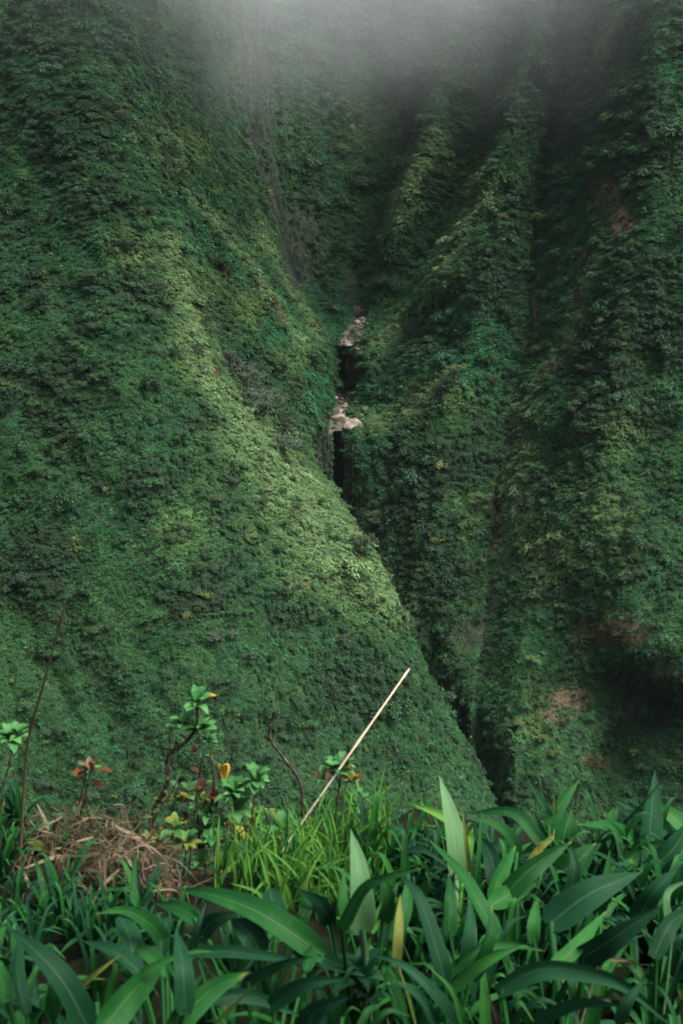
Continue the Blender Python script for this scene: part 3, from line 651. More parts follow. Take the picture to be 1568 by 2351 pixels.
ZONES = [  # x range, y range, how many, sizes, tints, shrub?, label, group
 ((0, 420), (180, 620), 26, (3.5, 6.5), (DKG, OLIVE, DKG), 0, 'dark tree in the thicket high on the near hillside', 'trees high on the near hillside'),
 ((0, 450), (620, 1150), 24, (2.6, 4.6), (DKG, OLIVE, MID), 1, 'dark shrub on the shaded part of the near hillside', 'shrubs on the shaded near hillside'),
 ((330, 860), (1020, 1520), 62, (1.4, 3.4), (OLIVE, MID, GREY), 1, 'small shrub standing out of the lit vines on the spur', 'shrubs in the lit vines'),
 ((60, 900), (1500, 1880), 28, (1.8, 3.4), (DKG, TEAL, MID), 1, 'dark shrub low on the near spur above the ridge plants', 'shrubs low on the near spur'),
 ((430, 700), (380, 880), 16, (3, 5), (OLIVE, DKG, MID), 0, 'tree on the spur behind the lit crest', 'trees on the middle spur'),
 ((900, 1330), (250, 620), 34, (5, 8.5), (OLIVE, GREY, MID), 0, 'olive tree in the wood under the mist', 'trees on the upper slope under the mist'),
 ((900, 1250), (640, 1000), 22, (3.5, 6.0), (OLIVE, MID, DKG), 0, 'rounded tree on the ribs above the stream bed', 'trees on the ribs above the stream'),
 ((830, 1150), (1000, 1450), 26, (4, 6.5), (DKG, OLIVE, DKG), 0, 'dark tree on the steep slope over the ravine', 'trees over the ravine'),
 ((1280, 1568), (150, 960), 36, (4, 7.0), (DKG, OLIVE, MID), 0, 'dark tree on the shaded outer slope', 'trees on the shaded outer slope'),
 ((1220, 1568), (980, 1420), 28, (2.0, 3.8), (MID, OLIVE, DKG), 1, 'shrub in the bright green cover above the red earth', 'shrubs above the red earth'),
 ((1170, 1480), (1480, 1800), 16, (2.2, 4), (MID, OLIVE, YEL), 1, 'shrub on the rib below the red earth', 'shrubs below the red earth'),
]
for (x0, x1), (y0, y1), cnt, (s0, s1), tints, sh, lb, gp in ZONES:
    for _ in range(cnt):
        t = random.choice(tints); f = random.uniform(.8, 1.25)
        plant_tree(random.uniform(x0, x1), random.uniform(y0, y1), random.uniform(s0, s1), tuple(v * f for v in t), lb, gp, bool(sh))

# ------------------------------------------------------------------ boulders in the stream beds
def boulder_mesh(seed, mat):
    import bmesh
    bm = bmesh.new(); bmesh.ops.create_icosphere(bm, subdivisions=3, radius=1.0); r = np.random.default_rng(seed)
    pl = r.normal(size=(11, 3)); pl /= np.linalg.norm(pl, axis=1, keepdims=True); off = r.uniform(0.55, 0.88, 11)
    for v in bm.verts:
        p = np.array(v.co)
        for q, d in zip(pl, off):
            e = p @ q - d
            if e > 0: p = p - q * e * 0.92
        p = p + 0.05 * fbm((p * 2.2 + seed * 9)[None], 3, seed)[0]; v.co = p
    me = bpy.data.meshes.new('boulder'); bm.to_mesh(me); bm.free(); me.materials.append(mat); return me
BM = [boulder_mesh(s, M['boulder'] if s % 3 else M['boulder_red']) for s in range(7)]
def boulder(px, py, wpx, label, group=None, flat=0.7, k=None, D=None):
    P, N = on_hill(px, py)
    if P is None: return
    ax = P[1] * cp - P[2] * sp; s = wpx / W0 * 2 * TH * ax / 2
    o = link('boulder', random.choice(BM) if k is None else BM[k]); o.location = (P[0], P[1], P[2] + s * flat * 0.25)
    o.scale = (s, s * random.uniform(.8, 1.2), s * flat); o.rotation_euler = (random.uniform(-.3, .3), random.uniform(-.3, .3), random.uniform(0, 6.28))
    tag(o, label, 'boulder', group)
boulder(806, 978, 42, 'largest pale boulder at the lip above the lower dark slot', k=1, flat=0.95)
boulder(775, 962, 40, 'flat reddish boulder at the lip left of the largest one', k=0, flat=0.6)
boulder(797, 962, 20, 'pale boulder wedged between the two lip boulders', k=2)
boulder(822, 972, 22, 'dark angular boulder right of the largest lip boulder', k=3)
boulder(800, 794, 22, 'pale boulder on the brink above the upper dark slot', k=2)
boulder(820, 800, 20, 'reddish boulder right of the pale one on the upper brink', k=3)
boulder(780, 806, 16, 'small pale boulder left on the upper brink', k=4)
boulder(770, 914, 20, 'dark boulder at the foot of the upper slot', k=3)
for _ in range(64):
    t = random.random(); x = 838 - 42 * t + random.uniform(-1, 1) * (7 + 22 * t); y = 724 + 74 * t ** 0.8
    boulder(x, y, random.choice([5, 6, 7, 8, 9, 11, 15]), 'pale rock in the upper stream bed', 'rocks in the upper stream bed', random.uniform(.7, 1.1))
for _ in range(54):
    t = random.random(); x = 797 + random.uniform(-1, 1) * (24 - 6 * t); y = 908 + 58 * t
    boulder(x, y, random.choice([5, 6, 7, 8, 9, 11, 15]), 'pale rock in the lower stream bed', 'rocks in the lower stream bed', random.uniform(.7, 1.1))
for x, y, w in ((1012, 1585, 14), (1022, 1600, 10), (1040, 1612, 16), (1055, 1640, 12), (1065, 1660, 14), (1000, 1570, 9), (1080, 1690, 10)):
    boulder(x, y, w, 'grey rock in the dark ravine under the near spur', 'rocks in the dark ravine')
for x, y, w in ((825, 787, 16), (800, 775, 20), (812, 755, 26), (786, 772, 18)):
    P, N = on_hill(x, y)
    plant_tree(x, y, 2.2, MID, 'low bush among the rocks of the upper stream bed', 'bushes in the upper stream bed', True, squash=0.7)

# ------------------------------------------------------------------ the ridge under the camera and its plants
def ridge_z(x, y):
    e = 2.20 + 0.10 * np.sin(x * 2.1 + 0.6) + 0.10 * np.sin(x * 5.3)
    z = -1.42 - 0.20 * (y - 0.6) + 0.05 * np.sin(x * 3.1 + y * 2.3) + 0.04 * np.sin(7 * x - 5 * y)
    z = z - 0.06 * np.clip(x, 0, 1) * np.clip(y - 1.2, 0, 1)
    z = z + 0.85 * np.clip((x - 0.75 - 0.35 * y) / 0.9, 0, 1.5) ** 1.3 * np.clip((2.0 - y) / 0.8, 0, 1)  # unseen bank on the right, added to shade the nearest plants
    z = np.where(y < -0.4, z + (-0.4 - y) * 0.55, z)  # unseen rise behind the viewer, shaped to block sky light
    return np.where(y > e, z - 2.3 * (y - e) ** 1.0 - 0.4 * np.clip(y - e, 0, 1), z)
gx = np.concatenate([np.linspace(-260, -2.6, 60), np.linspace(-2.5, 2.5, 110), np.linspace(2.6, 260, 60)])  # sheet widened far out of view to cut sky light on lower slopes
gy = np.concatenate([np.linspace(-120, 0.2, 60), np.linspace(0.25, 3.2, 90), np.linspace(3.4, 52, 24)])
XX, YY = np.meshgrid(gx, gy); ZZ = ridge_z(XX, YY) + 0.02 * fbm(np.stack([XX * 9, YY * 9, XX * 0], -1), 2, 8)
R, C = XX.shape; idx = np.arange(R * C).reshape(R, C)
me = mesh_np('near_ridge', np.stack([XX, YY, ZZ], -1).reshape(-1, 3), np.stack([idx[:-1, :-1], idx[:-1, 1:], idx[1:, 1:], idx[1:, :-1]], -1).reshape(-1, 4), M['soil'], True)
tag(link('near_ridge', me), 'dark earth of the ridge under the plants', None, None, 'structure')
RZ = lambda x, y: float(ridge_z(np.array(x), np.array(y)))

def ribbon(pts, width, fold=0.35, roll=0.0, base_frac=0.12, tipness=1.0, m=7, face=None):
    """leaf blade along points, folded on its midrib; widest past the base, pointed at the tip"""
    sp_ = cat_rom(pts, m); n = len(sp_); V = []; uv = []; prev = None
    ln = [0.0]
    for i in range(1, n): ln.append(ln[-1] + (sp_[i] - sp_[i - 1]).length)
    for i, p in enumerate(sp_):
        t = (sp_[min(i + 1, n - 1)] - sp_[max(i - 1, 0)]).normalized()
        view = (Vector((0, 0, 0)) - p).normalized() if face is None else face
        s = t.cross(view)
        if s.length < 1e-4: s = prev or Vector((1, 0, 0))
        s.normalize(); nr = s.cross(t).normalized()
        if prev is not None and s.dot(prev) < 0: s = -s; nr = -nr
        prev = s.copy()
        q = Matrix.Rotation(roll + 0.35 * math.sin(3.0 * ln[i] / max(ln[-1], 1e-6)), 3, t); s = q @ s; nr = q @ nr
        u = ln[i] / ln[-1]
        w = width * 0.5 * min(1.0, (u / 0.32 + base_frac)) ** 0.7 * max(0.0, 1 - max(0, (u - 0.30) / 0.70) ** (1.6 * tipness)) if u > 0 else width * 0.5 * base_frac
        w = max(w, width * 0.012)
        for k, a in enumerate((-1, -0.5, 0, 0.5, 1)):
            wob = 0.05 * w * math.sin(9 * u + k * 2.0)
            V.append(p + s * (w * a) + nr * (abs(a) ** 1.3 * w * fold + wob)); uv.append(((a + 1) / 2, u))
    F = [(i * 5 + k, i * 5 + k + 1, (i + 1) * 5 + k + 1, (i + 1) * 5 + k) for i in range(n - 1) for k in range(4)]
    return V, F, uv
def local(V, o): return [tuple(Vector(v) - o) for v in V]
def pxw(px, D, py):                                   # metres across for so many photo pixels at that depth
    P = at(800, py, D); return px / W0 * 2 * TH * (P.y * cp - P.z * sp)
def depth_for(py): return float(np.interp(py, [1760, 1850, 1950, 2050, 2150, 2250, 2351], [2.25, 2.15, 1.98, 1.72, 1.48, 1.28, 1.12]))

def blade_plant(label, leaves, name='grass_clump', group=None, cat='plant', dd=0.0):
    """leaves: (pixel points base to tip, width px, material, options)"""
    bases = [lf[0][0] for lf in leaves]; bx = sum(b[0] for b in bases) / len(bases); by = max(b[1] for b in bases)
    D0 = depth_for(by) + dd; b0 = at(bx, by, D0); root = link(name, None); g = RZ(b0.x, b0.y)
    o = Vector((b0.x, b0.y, min(g, b0.z - 0.05))); root.location = o
    for pts, w, mt, *op in leaves:
        op = op[0] if op else {}
        off = op.get('d', 0.0); n = len(pts); tipd = op.get('tip', random.uniform(-0.12, 0.10))
        Db = depth_for(pts[0][1]) + dd + off
        P = [at(x, y, Db + (tipd + 0.25 * (depth_for(y) - depth_for(pts[0][1]))) * (i / (n - 1))) for i, (x, y) in enumerate(pts)]
        wm = pxw(w, Db, pts[0][1])
        V, F, uv = ribbon(P, wm, op.get('fold', random.uniform(0.2, 0.45)), op.get('roll', random.uniform(-0.5, 0.5)), op.get('base', 0.55), op.get('tipness', 1.0))
        lf = link('leaf', mesh_np('leaf', local(V, o), F, M[mt], True, uv), root)
        # sheath from the root to the foot of the blade
        a = Vector((o.x + random.uniform(-.03, .03), o.y + random.uniform(-.02, .02), o.z)); e = P[0]
        if (e - a).length > 0.04:
            mid = a.lerp(e, 0.55) + Vector((0, 0, 0.02)); v, f = tube(cat_rom([a, mid, e + (P[1] - P[0]).normalized() * 0.01], 4), [wm * 0.13] * 9, 6)
            link('sheath', mesh_np('sheath', local(v, o), f, M['leaf' if mt in ('teal', 'leaf') else mt], True), root)
    return tag(root, label, cat, group)

blade_plant('tall grass clump with one broad upright pale blade at the ridge edge', [
 ([(1050, 2010), (1046, 1940), (1030, 1860), (1009, 1782)], 52, 'pale', {'roll': 0.15, 'd': 0.02}),
 ([(1075, 1930), (1040, 1888), (1000, 1866), (949, 1847)], 30, 'lime'), ([(1150, 2165), (1100, 2075), (1062, 2010), (984, 1926)], 44, 'leaf', {'d': 0.1}),
 ([(1030, 2150), (1034, 2080), (1030, 2005)], 40, 'leaf'), ([(1092, 2050), (1098, 1960), (1106, 1850)], 14, 'leaf'), ([(1080, 2010), (1070, 1930), (1060, 1845)], 12, 'yelgreen'), ([(1063, 2000), (1075, 1950), (1086, 1900)], 26, 'lime')])
blade_plant('clump whose blades arch left over the ravine mouth', [
 ([(1262, 1965), (1234, 1922), (1174, 1866), (1070, 1868)], 30, 'leaf', {'tip': 0.1}), ([(1190, 1965), (1165, 1918), (1130, 1893), (1070, 1878)], 36, 'leaf'),
 ([(1130, 2075), (1146, 2013), (1184, 1941)], 46, 'leaf'), ([(1150, 2066), (1209, 2003), (1260, 1965), (1314, 1931)], 48, 'leaf'), ([(1125, 2082), (1180, 2048), (1234, 2026)], 46, 'leaf'),
 ([(1140, 2040), (1128, 1970), (1100, 1915)], 40, 'teal'), ([(1210, 1990), (1240, 1945), (1290, 1905)], 20, 'yelgreen')])
blade_plant('clump with a rounded vivid leaf beside a pointed one', [
 ([(1288, 1975), (1296, 1915), (1312, 1862)], 52, 'leaf', {'tipness': 2.2, 'roll': 0.1}), ([(1255, 1905), (1275, 1865), (1300, 1825), (1331, 1789)], 34, 'leaf', {'roll': 0.1}),
 ([(1270, 1880), (1240, 1838), (1207, 1780)], 16, 'teal'), ([(1276, 1890), (1273, 1845), (1271, 1808)], 12, 'yelgreen'), ([(1284, 2010), (1330, 1975), (1369, 1936)], 60, 'leaf', {'d': -0.03}),
 ([(1250, 1940), (1235, 1900), (1225, 1860)], 30, 'teal')])
blade_plant('bluish clump of spiky blades near the shaded slope', [
 ([(1488, 1960), (1494, 1880), (1504, 1770)], 54, 'teal', {'roll': 0.2}), ([(1480, 1942), (1404, 1902), (1324, 1893)], 40, 'leaf'), ([(1540, 1920), (1480, 1872), (1409, 1836)], 26, 'teal'),
 ([(1600, 1925), (1540, 1872), (1484, 1838)], 44, 'leaf'), ([(1412, 1915), (1416, 1880), (1418, 1848)], 24, 'pale'), ([(1400, 1925), (1470, 1850), (1530, 1780)], 9, 'teal'),
 ([(1500, 1990), (1545, 1950), (1590, 1880)], 60, 'teal'), ([(1420, 1990), (1480, 1950), (1560, 1925)], 40, 'leaf'), ([(1440, 1960), (1425, 1920), (1395, 1880)], 24, 'leaf')])
blade_plant('dark clump with long blades leaning to the shaded side', [
 ([(1255, 2125), (1359, 2050), (1474, 2002)], 72, 'teal'), ([(1330, 2205), (1409, 2153), (1524, 2077)], 60, 'teal'), ([(1265, 2225), (1324, 2173), (1391, 2092)], 36, 'leaf'), ([(1226, 2170), (1226, 2120), (1234, 2060)], 30, 'leaf'),
 ([(1370, 2100), (1390, 2030), (1400, 1950)], 34, 'leaf'), ([(1300, 2080), (1318, 2000), (1310, 1940)], 36, 'teal'), ([(1460, 2120), (1500, 2050), (1560, 1990)], 50, 'teal')])
blade_plant('clump with two thin blades arching like a hoop', [
 ([(1020, 2245), (1094, 2185), (1154, 2166), (1249, 2183)], 28, 'leaf'), ([(1030, 2280), (1104, 2215), (1184, 2176), (1215, 2172)], 28, 'leaf'), ([(1022, 2260), (1006, 2193), (962, 2063), (919, 2006)], 48, 'teal'),
 ([(910, 2220), (914, 2140), (919, 2053)], 24, 'yelgreen'), ([(1060, 2240), (1075, 2150), (1080, 2060)], 40, 'teal'), ([(1080, 2250), (1120, 2160), (1130, 2080)], 40, 'leaf')])
blade_plant('long low blade arching over the dark foot of the picture', [
 ([(1140, 2278), (1234, 2228), (1334, 2231), (1434, 2263), (1545, 2360)], 44, 'teal'), ([(1230, 2340), (1330, 2300), (1440, 2310)], 34, 'teal'), ([(1420, 2351), (1440, 2300), (1480, 2250)], 30, 'teal')])
blade_plant('clump with a thin blade running down past the leafy sprig', [
 ([(1062, 2365), (999, 2283), (924, 2217), (852, 2192)], 30, 'teal'), ([(1062, 2355), (1036, 2275), (987, 2222)], 16, 'leaf'), ([(1000, 2351), (960, 2290), (900, 2250)], 30, 'teal')])
blade_plant('clump with a broad pale upright leaf before the straw', [
 ([(832, 2140), (826, 2050), (818, 1970), (806, 1906)], 62, 'pale', {'roll': 0.1, 'd': -0.08}), ([(780, 2140), (834, 2040), (900, 2010), (974, 1992)], 34, 'leaf', {'d': -0.12}), ([(880, 2120), (890, 2050), (870, 1990)], 40, 'leaf'),
 ([(850, 2140), (872, 2090), (905, 2040)], 26, 'lime'), ([(800, 2130), (786, 2070), (790, 1990)], 30, 'leaf'), ([(940, 2100), (960, 2050), (985, 2020)], 44, 'leaf', {'tipness': 2.0}), ([(760, 2120), (730, 2070), (680, 2040)], 40, 'teal'),
 ([(900, 2160), (930, 2090), (940, 2000)], 34, 'leaf')])
blade_plant('clump with the longest lit blade sweeping left below the brush', [
 ([(745, 2195), (665, 2138), (575, 2086), (475, 2052), (403, 2043)], 60, 'leaf', {'roll': 0.0}), ([(455, 2155), (490, 2115), (557, 2095)], 42, 'teal'), ([(455, 2112), (410, 2085), (357, 2075)], 36, 'leaf'),
 ([(640, 2120), (628, 2080), (618, 2038)], 54, 'teal', {'tipness': 1.8}), ([(437, 2182), (455, 2120), (478, 2060)], 17, 'teal'), ([(600, 2190), (570, 2140), (530, 2110)], 60, 'teal'), ([(690, 2180), (640, 2100), (600, 2060)], 30, 'lime'),
 ([(660, 2160), (700, 2090), (705, 2030)], 40, 'leaf')])
blade_plant('clump with a blade arching over to the left of the litter', [
 ([(388, 2180), (345, 2123), (285, 2091), (218, 2098)], 38, 'leaf'), ([(312, 2210), (295, 2150), (275, 2104)], 64, 'teal', {'tipness': 1.9}), ([(425, 2330), (420, 2223), (404, 2132)], 48, 'teal', {'d': -0.04}),
 ([(330, 2240), (270, 2190), (190, 2160)], 40, 'teal'), ([(160, 2285), (220, 2235), (277, 2192)], 15, 'yelgreen'), ([(400, 2240), (340, 2190), (300, 2170)], 34, 'leaf'), ([(370, 2210), (372, 2150), (390, 2100)], 40, 'teal')])
blade_plant('clump with two broad blades rising from the bottom edge', [
 ([(232, 2370), (300, 2282), (382, 2204)], 74, 'leaf', {'roll': 0.1}), ([(392, 2370), (440, 2313), (500, 2263), (572, 2232)], 60, 'leaf', {'roll': 0.1}), ([(270, 2300), (340, 2225), (440, 2186), (500, 2186)], 18, 'leaf'),
 ([(492, 2351), (545, 2300), (602, 2247)], 9, 'yelgreen'), ([(440, 2330), (400, 2270), (380, 2215)], 40, 'teal')])
blade_plant('wide blade leaning to the left bottom corner', [
 ([(205, 2365), (150, 2263), (90, 2192), (17, 2127)], 62, 'teal', {'roll': 0.1}), ([(60, 2330), (40, 2230), (50, 2120)], 40, 'teal'), ([(20, 2300), (0, 2240), (-30, 2180)], 40, 'leaf'), ([(120, 2340), (125, 2250), (95, 2200)], 36, 'leaf')])
blade_plant('clump of bluish blades low at the middle of the ridge', [
 ([(440, 2190), (525, 2185), (640, 2200), (705, 2212)], 28, 'teal'), ([(672, 2206), (725, 2197), (784, 2218), (845, 2245)], 40, 'teal'), ([(478, 2298), (575, 2287), (692, 2334)], 34, 'teal'), ([(705, 2370), (725, 2323), (805, 2288)], 54, 'teal'),
 ([(560, 2260), (640, 2215), (720, 2195)], 34, 'teal'), ([(620, 2310), (700, 2260), (790, 2250)], 40, 'teal'), ([(700, 2230), (715, 2190), (735, 2150)], 30, 'leaf')])
blade_plant('pale blade curling over at the shaded edge', [([(1545, 2160), (1529, 2078), (1540, 2040), (1590, 2018)], 24, 'pale', {'fold': 0.2}), ([(1500, 2200), (1540, 2120), (1600, 2080)], 40, 'teal')])
blade_plant('dead brown blade drooping over the dark corner', [([(1369, 2205), (1444, 2206), (1492, 2235)], 9, 'dead', {'base': 0.9}), ([(1150, 2360), (1130, 2310), (1109, 2257)], 11, 'dead'), ([(1320, 2310), (1380, 2290), (1440, 2296)], 12, 'dead')], name='dead_grass')

# filler clumps between the big ones, grown on the ridge
FILL = []
for s in range(7):
    parts = []
    for k in range(8):
        th = 2 * math.pi * k / 8 + random.uniform(-.4, .4); L = random.uniform(0.22, 0.42); le = random.uniform(0.25, 0.95)
        dv = Vector((math.cos(th), math.sin(th), 0)); h = math.cos(le) * L; r = math.sin(le) * L
        pts = [Vector((0, 0, 0)) + dv * 0.01, dv * r * 0.3 + Vector((0, 0, h * 0.55)), dv * r * 0.7 + Vector((0, 0, h * 0.92)), dv * r * 1.15 + Vector((0, 0, h * 0.85))]
        V, F, uv = ribbon(pts, random.uniform(0.024, 0.046), 0.3, random.uniform(-.3, .3), 0.25, 1.0, 5, (Vector((0, 0, 1)) - dv * 0.6).normalized())
        parts.append(mesh_np('leaf', [tuple(v) for v in V], F, M[random.choice(['leaf', 'leaf', 'teal', 'teal', 'leaf'])], True, uv))
    FILL.append(parts)
def filler(x, y, scale, label, group):
    root = link('grass_clump', None); root.location = (x, y, RZ(x, y) - 0.01); root.rotation_euler = (0, 0, random.uniform(0, 6.28)); root.scale = (scale,) * 3
    for me in random.choice(FILL): link('leaf', me, root)
    tag(root, label, 'plant', group)
spots_ = []
for q in range(13):
    for p_ in range(-9, 10): spots_.append((0.102 * (p_ + random.uniform(-.45, .45)) * (0.85 + 0.04 * q), 0.80 + 0.088 * (q + random.uniform(-.45, .45))))
for x, y in spots_:
    if abs(x) > 0.42 * (y * cp + 1.5 * sp): continue
    lowz = x < 0.0 and y > 1.42
    if lowz and y > 1.72: continue
    wh = 'at the shaded end of the ridge' if x > 0.3 * y + 0.1 else 'in front of the dead litter' if x < -0.15 else 'in front of the lime grass'
    filler(x, y, random.uniform(0.3, 0.45) if lowz else random.uniform(0.5, 0.75), 'small clump of broad blades between larger ones ' + wh, 'small broad blade clumps ' + wh)
for k in range(44):
    y = random.uniform(1.6, 2.05); filler(random.uniform(0.06, 0.98), y, random.uniform(0.5, 0.75), 'broad bladed clump at the back of the ridge beside the ravine', 'broad bladed clumps along the ridge edge')

for k in range(16):
    D = random.uniform(1.62, 1.95); filler(at(random.uniform(-20, 330), 2050, D).x, D, random.uniform(0.32, 0.5), 'low green clump at the foot of the dead litter heap', 'low green clumps by the litter heap')
for k in range(22):
    D = random.uniform(1.9, 2.2); filler(at(random.uniform(860, 1180), 1950, D).x, D, random.uniform(0.5, 0.7), 'broad bladed clump on the crest between the lime grass and the pale blade', 'broad bladed clumps on the crest')
for k in range(8):
    D = random.uniform(1.95, 2.2); filler(at(random.uniform(-40, 60), 1950, D).x, D, random.uniform(0.3, 0.45), 'low green clump left of the dying broad leafed plant', 'low green clumps at the left end of the ridge')
# added tree out of view, put in so its crown shades the nearest plants
root = plant_tree(0, 0, 5.0, DKG, 'unseen tree added beside the viewpoint to shade the nearest plants', None, False, 'tree', 1.0, (np.array([2.0, -0.5, RZ(2.0, -0.5)]), None))
root.scale = (2.5, 2.3, 5.2)

# lime grass on the crest of the ridge (uncountable) and dead litter
def blades_stuff(name, roots, hgt, wid, mats, lean, label, cat):
    V, F, U, MI = [], [], [], []
    for (x, y) in roots:
        th = random.uniform(0, 6.28); L = hgt * random.uniform(.5, 1.2); le = random.uniform(*lean); dv = Vector((math.cos(th), math.sin(th), 0)); z0 = RZ(x, y)
        b = Vector((x, y, z0)); h = math.cos(le) * L; r = math.sin(le) * L
        pts = [b, b + dv * r * .35 + Vector((0, 0, h * .6)), b + dv * r + Vector((0, 0, h * random.uniform(.8, 1.0)))]
        v, f, uv = ribbon(pts, wid * random.uniform(.6, 1.3), .25, random.uniform(-1, 1), 0.6, 1, 4)
        o = len(V); V += [tuple(p) for p in v]; F += [tuple(i + o for i in q) for q in f]; U += uv; MI += [random.randrange(len(mats))] * len(f)
    me = mesh_np(name, V, F, None, True, U)
    for mt in mats: me.materials.append(M[mt])
    me.polygons.foreach_set('material_index', np.array(MI, np.int32)); me.update()
    return tag(link(name, me), label, cat, None, 'stuff')
def xr(px0, px1, D):
    a, b = at(px0, 2000, D).x, at(px1, 2000, D).x; return random.uniform(a, b)
roots = []
for _ in range(420):
    D = random.uniform(1.85, 2.28); roots.append((xr(560, 900, D), D))
for _ in range(110):
    D = random.uniform(1.9, 2.25); roots.append((xr(480, 1060, D), D))
blades_stuff('grass', roots, 0.19, 0.009, ['lime', 'lime', 'lime', 'leaf'], (0.05, 0.75), 'bright lime grass on the crest of the ridge', 'grass')
roots = []
for _ in range(120):
    D = random.uniform(0.85, 1.9); roots.append((xr(-40, 1600, D), D))
blades_stuff('undergrowth', roots, 0.17, 0.014, ['teal', 'teal'], (0.1, 0.9), 'thin dark blades deep between the broad leaves', 'grass')

# dead bracken and leaves heaped on the left
V, F, U = [], [], []
for _ in range(1000):
    D = random.uniform(1.86, 2.28); px = random.gauss(265, 80) if random.random() < .85 else random.uniform(60, 440)
    x = at(px, 2000, D).x; hh = 0.13 * math.exp(-((px - 270) / 130) ** 2) + 0.03
    b = Vector((x, D, RZ(x, D) + random.uniform(0, hh))); th = random.uniform(0, 6.28); L = random.uniform(.04, .14); el = random.gauss(0.1, .5)
    dv = Vector((math.cos(th) * math.cos(el), math.sin(th) * math.cos(el), math.sin(el)))
    pts = [b, b + dv * L * .5 + Vector((random.gauss(0, .012), 0, random.gauss(0.008, .012))), b + dv * L + Vector((0, 0, random.gauss(-.01, .02)))]
    v, f, uv = ribbon(pts, random.choice([.002, .002, .003, .003, .004, .006, .010]), random.uniform(.2, .8), random.uniform(-2, 2), .5, 1, 4)
    o = len(V); V += [tuple(p) for p in v]; F += [tuple(i + o for i in q) for q in f]; U += uv
lm = mesh_np('dead_litter', V, F, M['dead'], True, U); lm.materials.append(M['strawleaf'])
lm.polygons.foreach_set('material_index', (rng.uniform(0, 1, len(F) // 32) < 0.35).repeat(32).astype(np.int32)); lm.update()
tag(link('dead_litter', lm), 'heap of dead brown fronds and leaves on the ridge', 'litter', None, 'stuff')

# shrubs with leaf rosettes
def leaf_blade(base, direc, L, w, curl=0.15, fold=0.25):
    d = Vector(direc).normalized(); up = Vector((0, 0, 1)); side = d.cross(up)
    if side.length < 1e-3: side = Vector((1, 0, 0))
    nr = side.cross(d).normalized()
    pts = [base, base + d * L * .35 + nr * L * .06, base + d * L * .7 + nr * L * .04, base + d * L - nr * L * curl]
    sp_ = cat_rom(pts, 4); n = len(sp_); V = []; uv = []; side.normalize()
    for i, p in enumerate(sp_):
        u = i / (n - 1); ww = w * .5 * max(.04, math.sin(math.pi * min(1, u * .93 + .05)) ** .75)
        for a in (-1, -.5, 0, .5, 1): V.append(p + side * ww * a + nr * abs(a) * ww * fold); uv.append(((a + 1) / 2, u))
    F = [(i * 5 + k, i * 5 + k + 1, (i + 1) * 5 + k + 1, (i + 1) * 5 + k) for i in range(n - 1) for k in range(4)]
    return V, F, uv
def shrub(label, D, stems, rosettes, singles=(), name='shrub', cat='shrub', side=0.42):
    """stems: (pixel points root to tip, px thickness, material); rosettes: (px, py, size px, material, leaves); pixel positions stand at depth D"""
    p0 = at(*stems[0][0][0], D); o = Vector((p0.x, p0.y, RZ(p0.x, p0.y))); root = link(name, None); root.location = o
    for pts, th, mt in stems:
        P = [at(x, y, D + random.uniform(-.02, .02)) for x, y in pts]
        g = RZ(P[0].x, P[0].y)
        if pts is stems[0][0] or P[0].z < g + 0.12: P = [Vector((P[0].x, P[0].y, g - .02))] + P if P[0].z > g - .01 else P
        c = cat_rom(P, 5); r0 = pxw(th, D, pts[0][1]) / 2
        rad = [r0 * (1 - .5 * i / len(c)) * (1 + .18 * math.sin(i * 2.1) * math.sin(i * .7)) for i in range(len(c))]
        v, f = tube(c, rad, 7); link('stem', mesh_np('stem', local(v, o), f, M[mt], True), root)
        for q in range(int(len(c) * .35), len(c) - 1):
            if random.random() < side:
                th_ = random.uniform(0, 6.28); dv = Vector((math.cos(th_), math.sin(th_), random.uniform(.1, 1.0))); LL = pxw(random.uniform(14, 30), D, 1850)
                V, F, uv = leaf_blade(c[q], dv, LL, LL * random.uniform(.35, .5), random.uniform(0, .3)); link('leaf', mesh_np('leaf', local(V, o), F, M[random.choice(['shrubleaf', 'shrubleaf', 'shrubleaf', 'yelgreen', 'red'])], True, uv), root)
    for x, y, s, mt, nl in rosettes:
        c = at(x, y, D); L = pxw(s, D, y) * 0.68; nl = int(nl * 2.1)
        for k in range(nl):
            th = 2 * math.pi * k / nl * 1.618 + random.uniform(-.3, .3); el = random.uniform(0.05, 1.0) if k > nl * .35 else random.uniform(.7, 1.3)
            dv = Vector((math.cos(th) * math.cos(el), math.sin(th) * math.cos(el), math.sin(el)))
            mm = mt if isinstance(mt, str) else random.choice(mt)
            LL = L * random.uniform(.5, 1.1); V, F, uv = leaf_blade(c + dv * L * .06, dv, LL, LL * random.uniform(.40, .58), random.uniform(.0, .3))
            link('leaf', mesh_np('leaf', local(V, o), F, M[mm], True, uv), root)
    for x, y, dx, dy, L, w, mt in singles:
        a, b = at(x, y, D), at(x + dx, y + dy, D + random.uniform(-.04, .04)); LL = (b - a).length
        V, F, uv = leaf_blade(a, b - a, LL, pxw(w, D, y), random.uniform(-.1, .25)); link('leaf', mesh_np('leaf', local(V, o), F, M[mt], True, uv), root)
    return tag(root, label, cat)
S, RD, YL = 'shrubleaf', 'red', 'yellow'
shrub('tallest shrub, crooked dark stem topped with green leaf whorls', 2.20,
 [([(342, 2070), (345, 1930), (352, 1862), (384, 1800), (386, 1735), (430, 1700), (452, 1660), (450, 1612)], 13, 'twig'), ([(384, 1790), (388, 1740), (390, 1665)], 6, 'oldstraw'), ([(352, 1866), (386, 1830), (420, 1770)], 4, 'oldstraw')],
 [(452, 1618, 62, S, 10), (420, 1668, 58, S, 9), (462, 1676, 62, S, 10), (478, 1706, 48, S, 7)],
 [(470, 1610, 22, -18, 0, 16, 'yellow'), (455, 1622, 18, -6, 0, 12, 'yellow'), (445, 1672, -30, -22, 0, 18, S)])
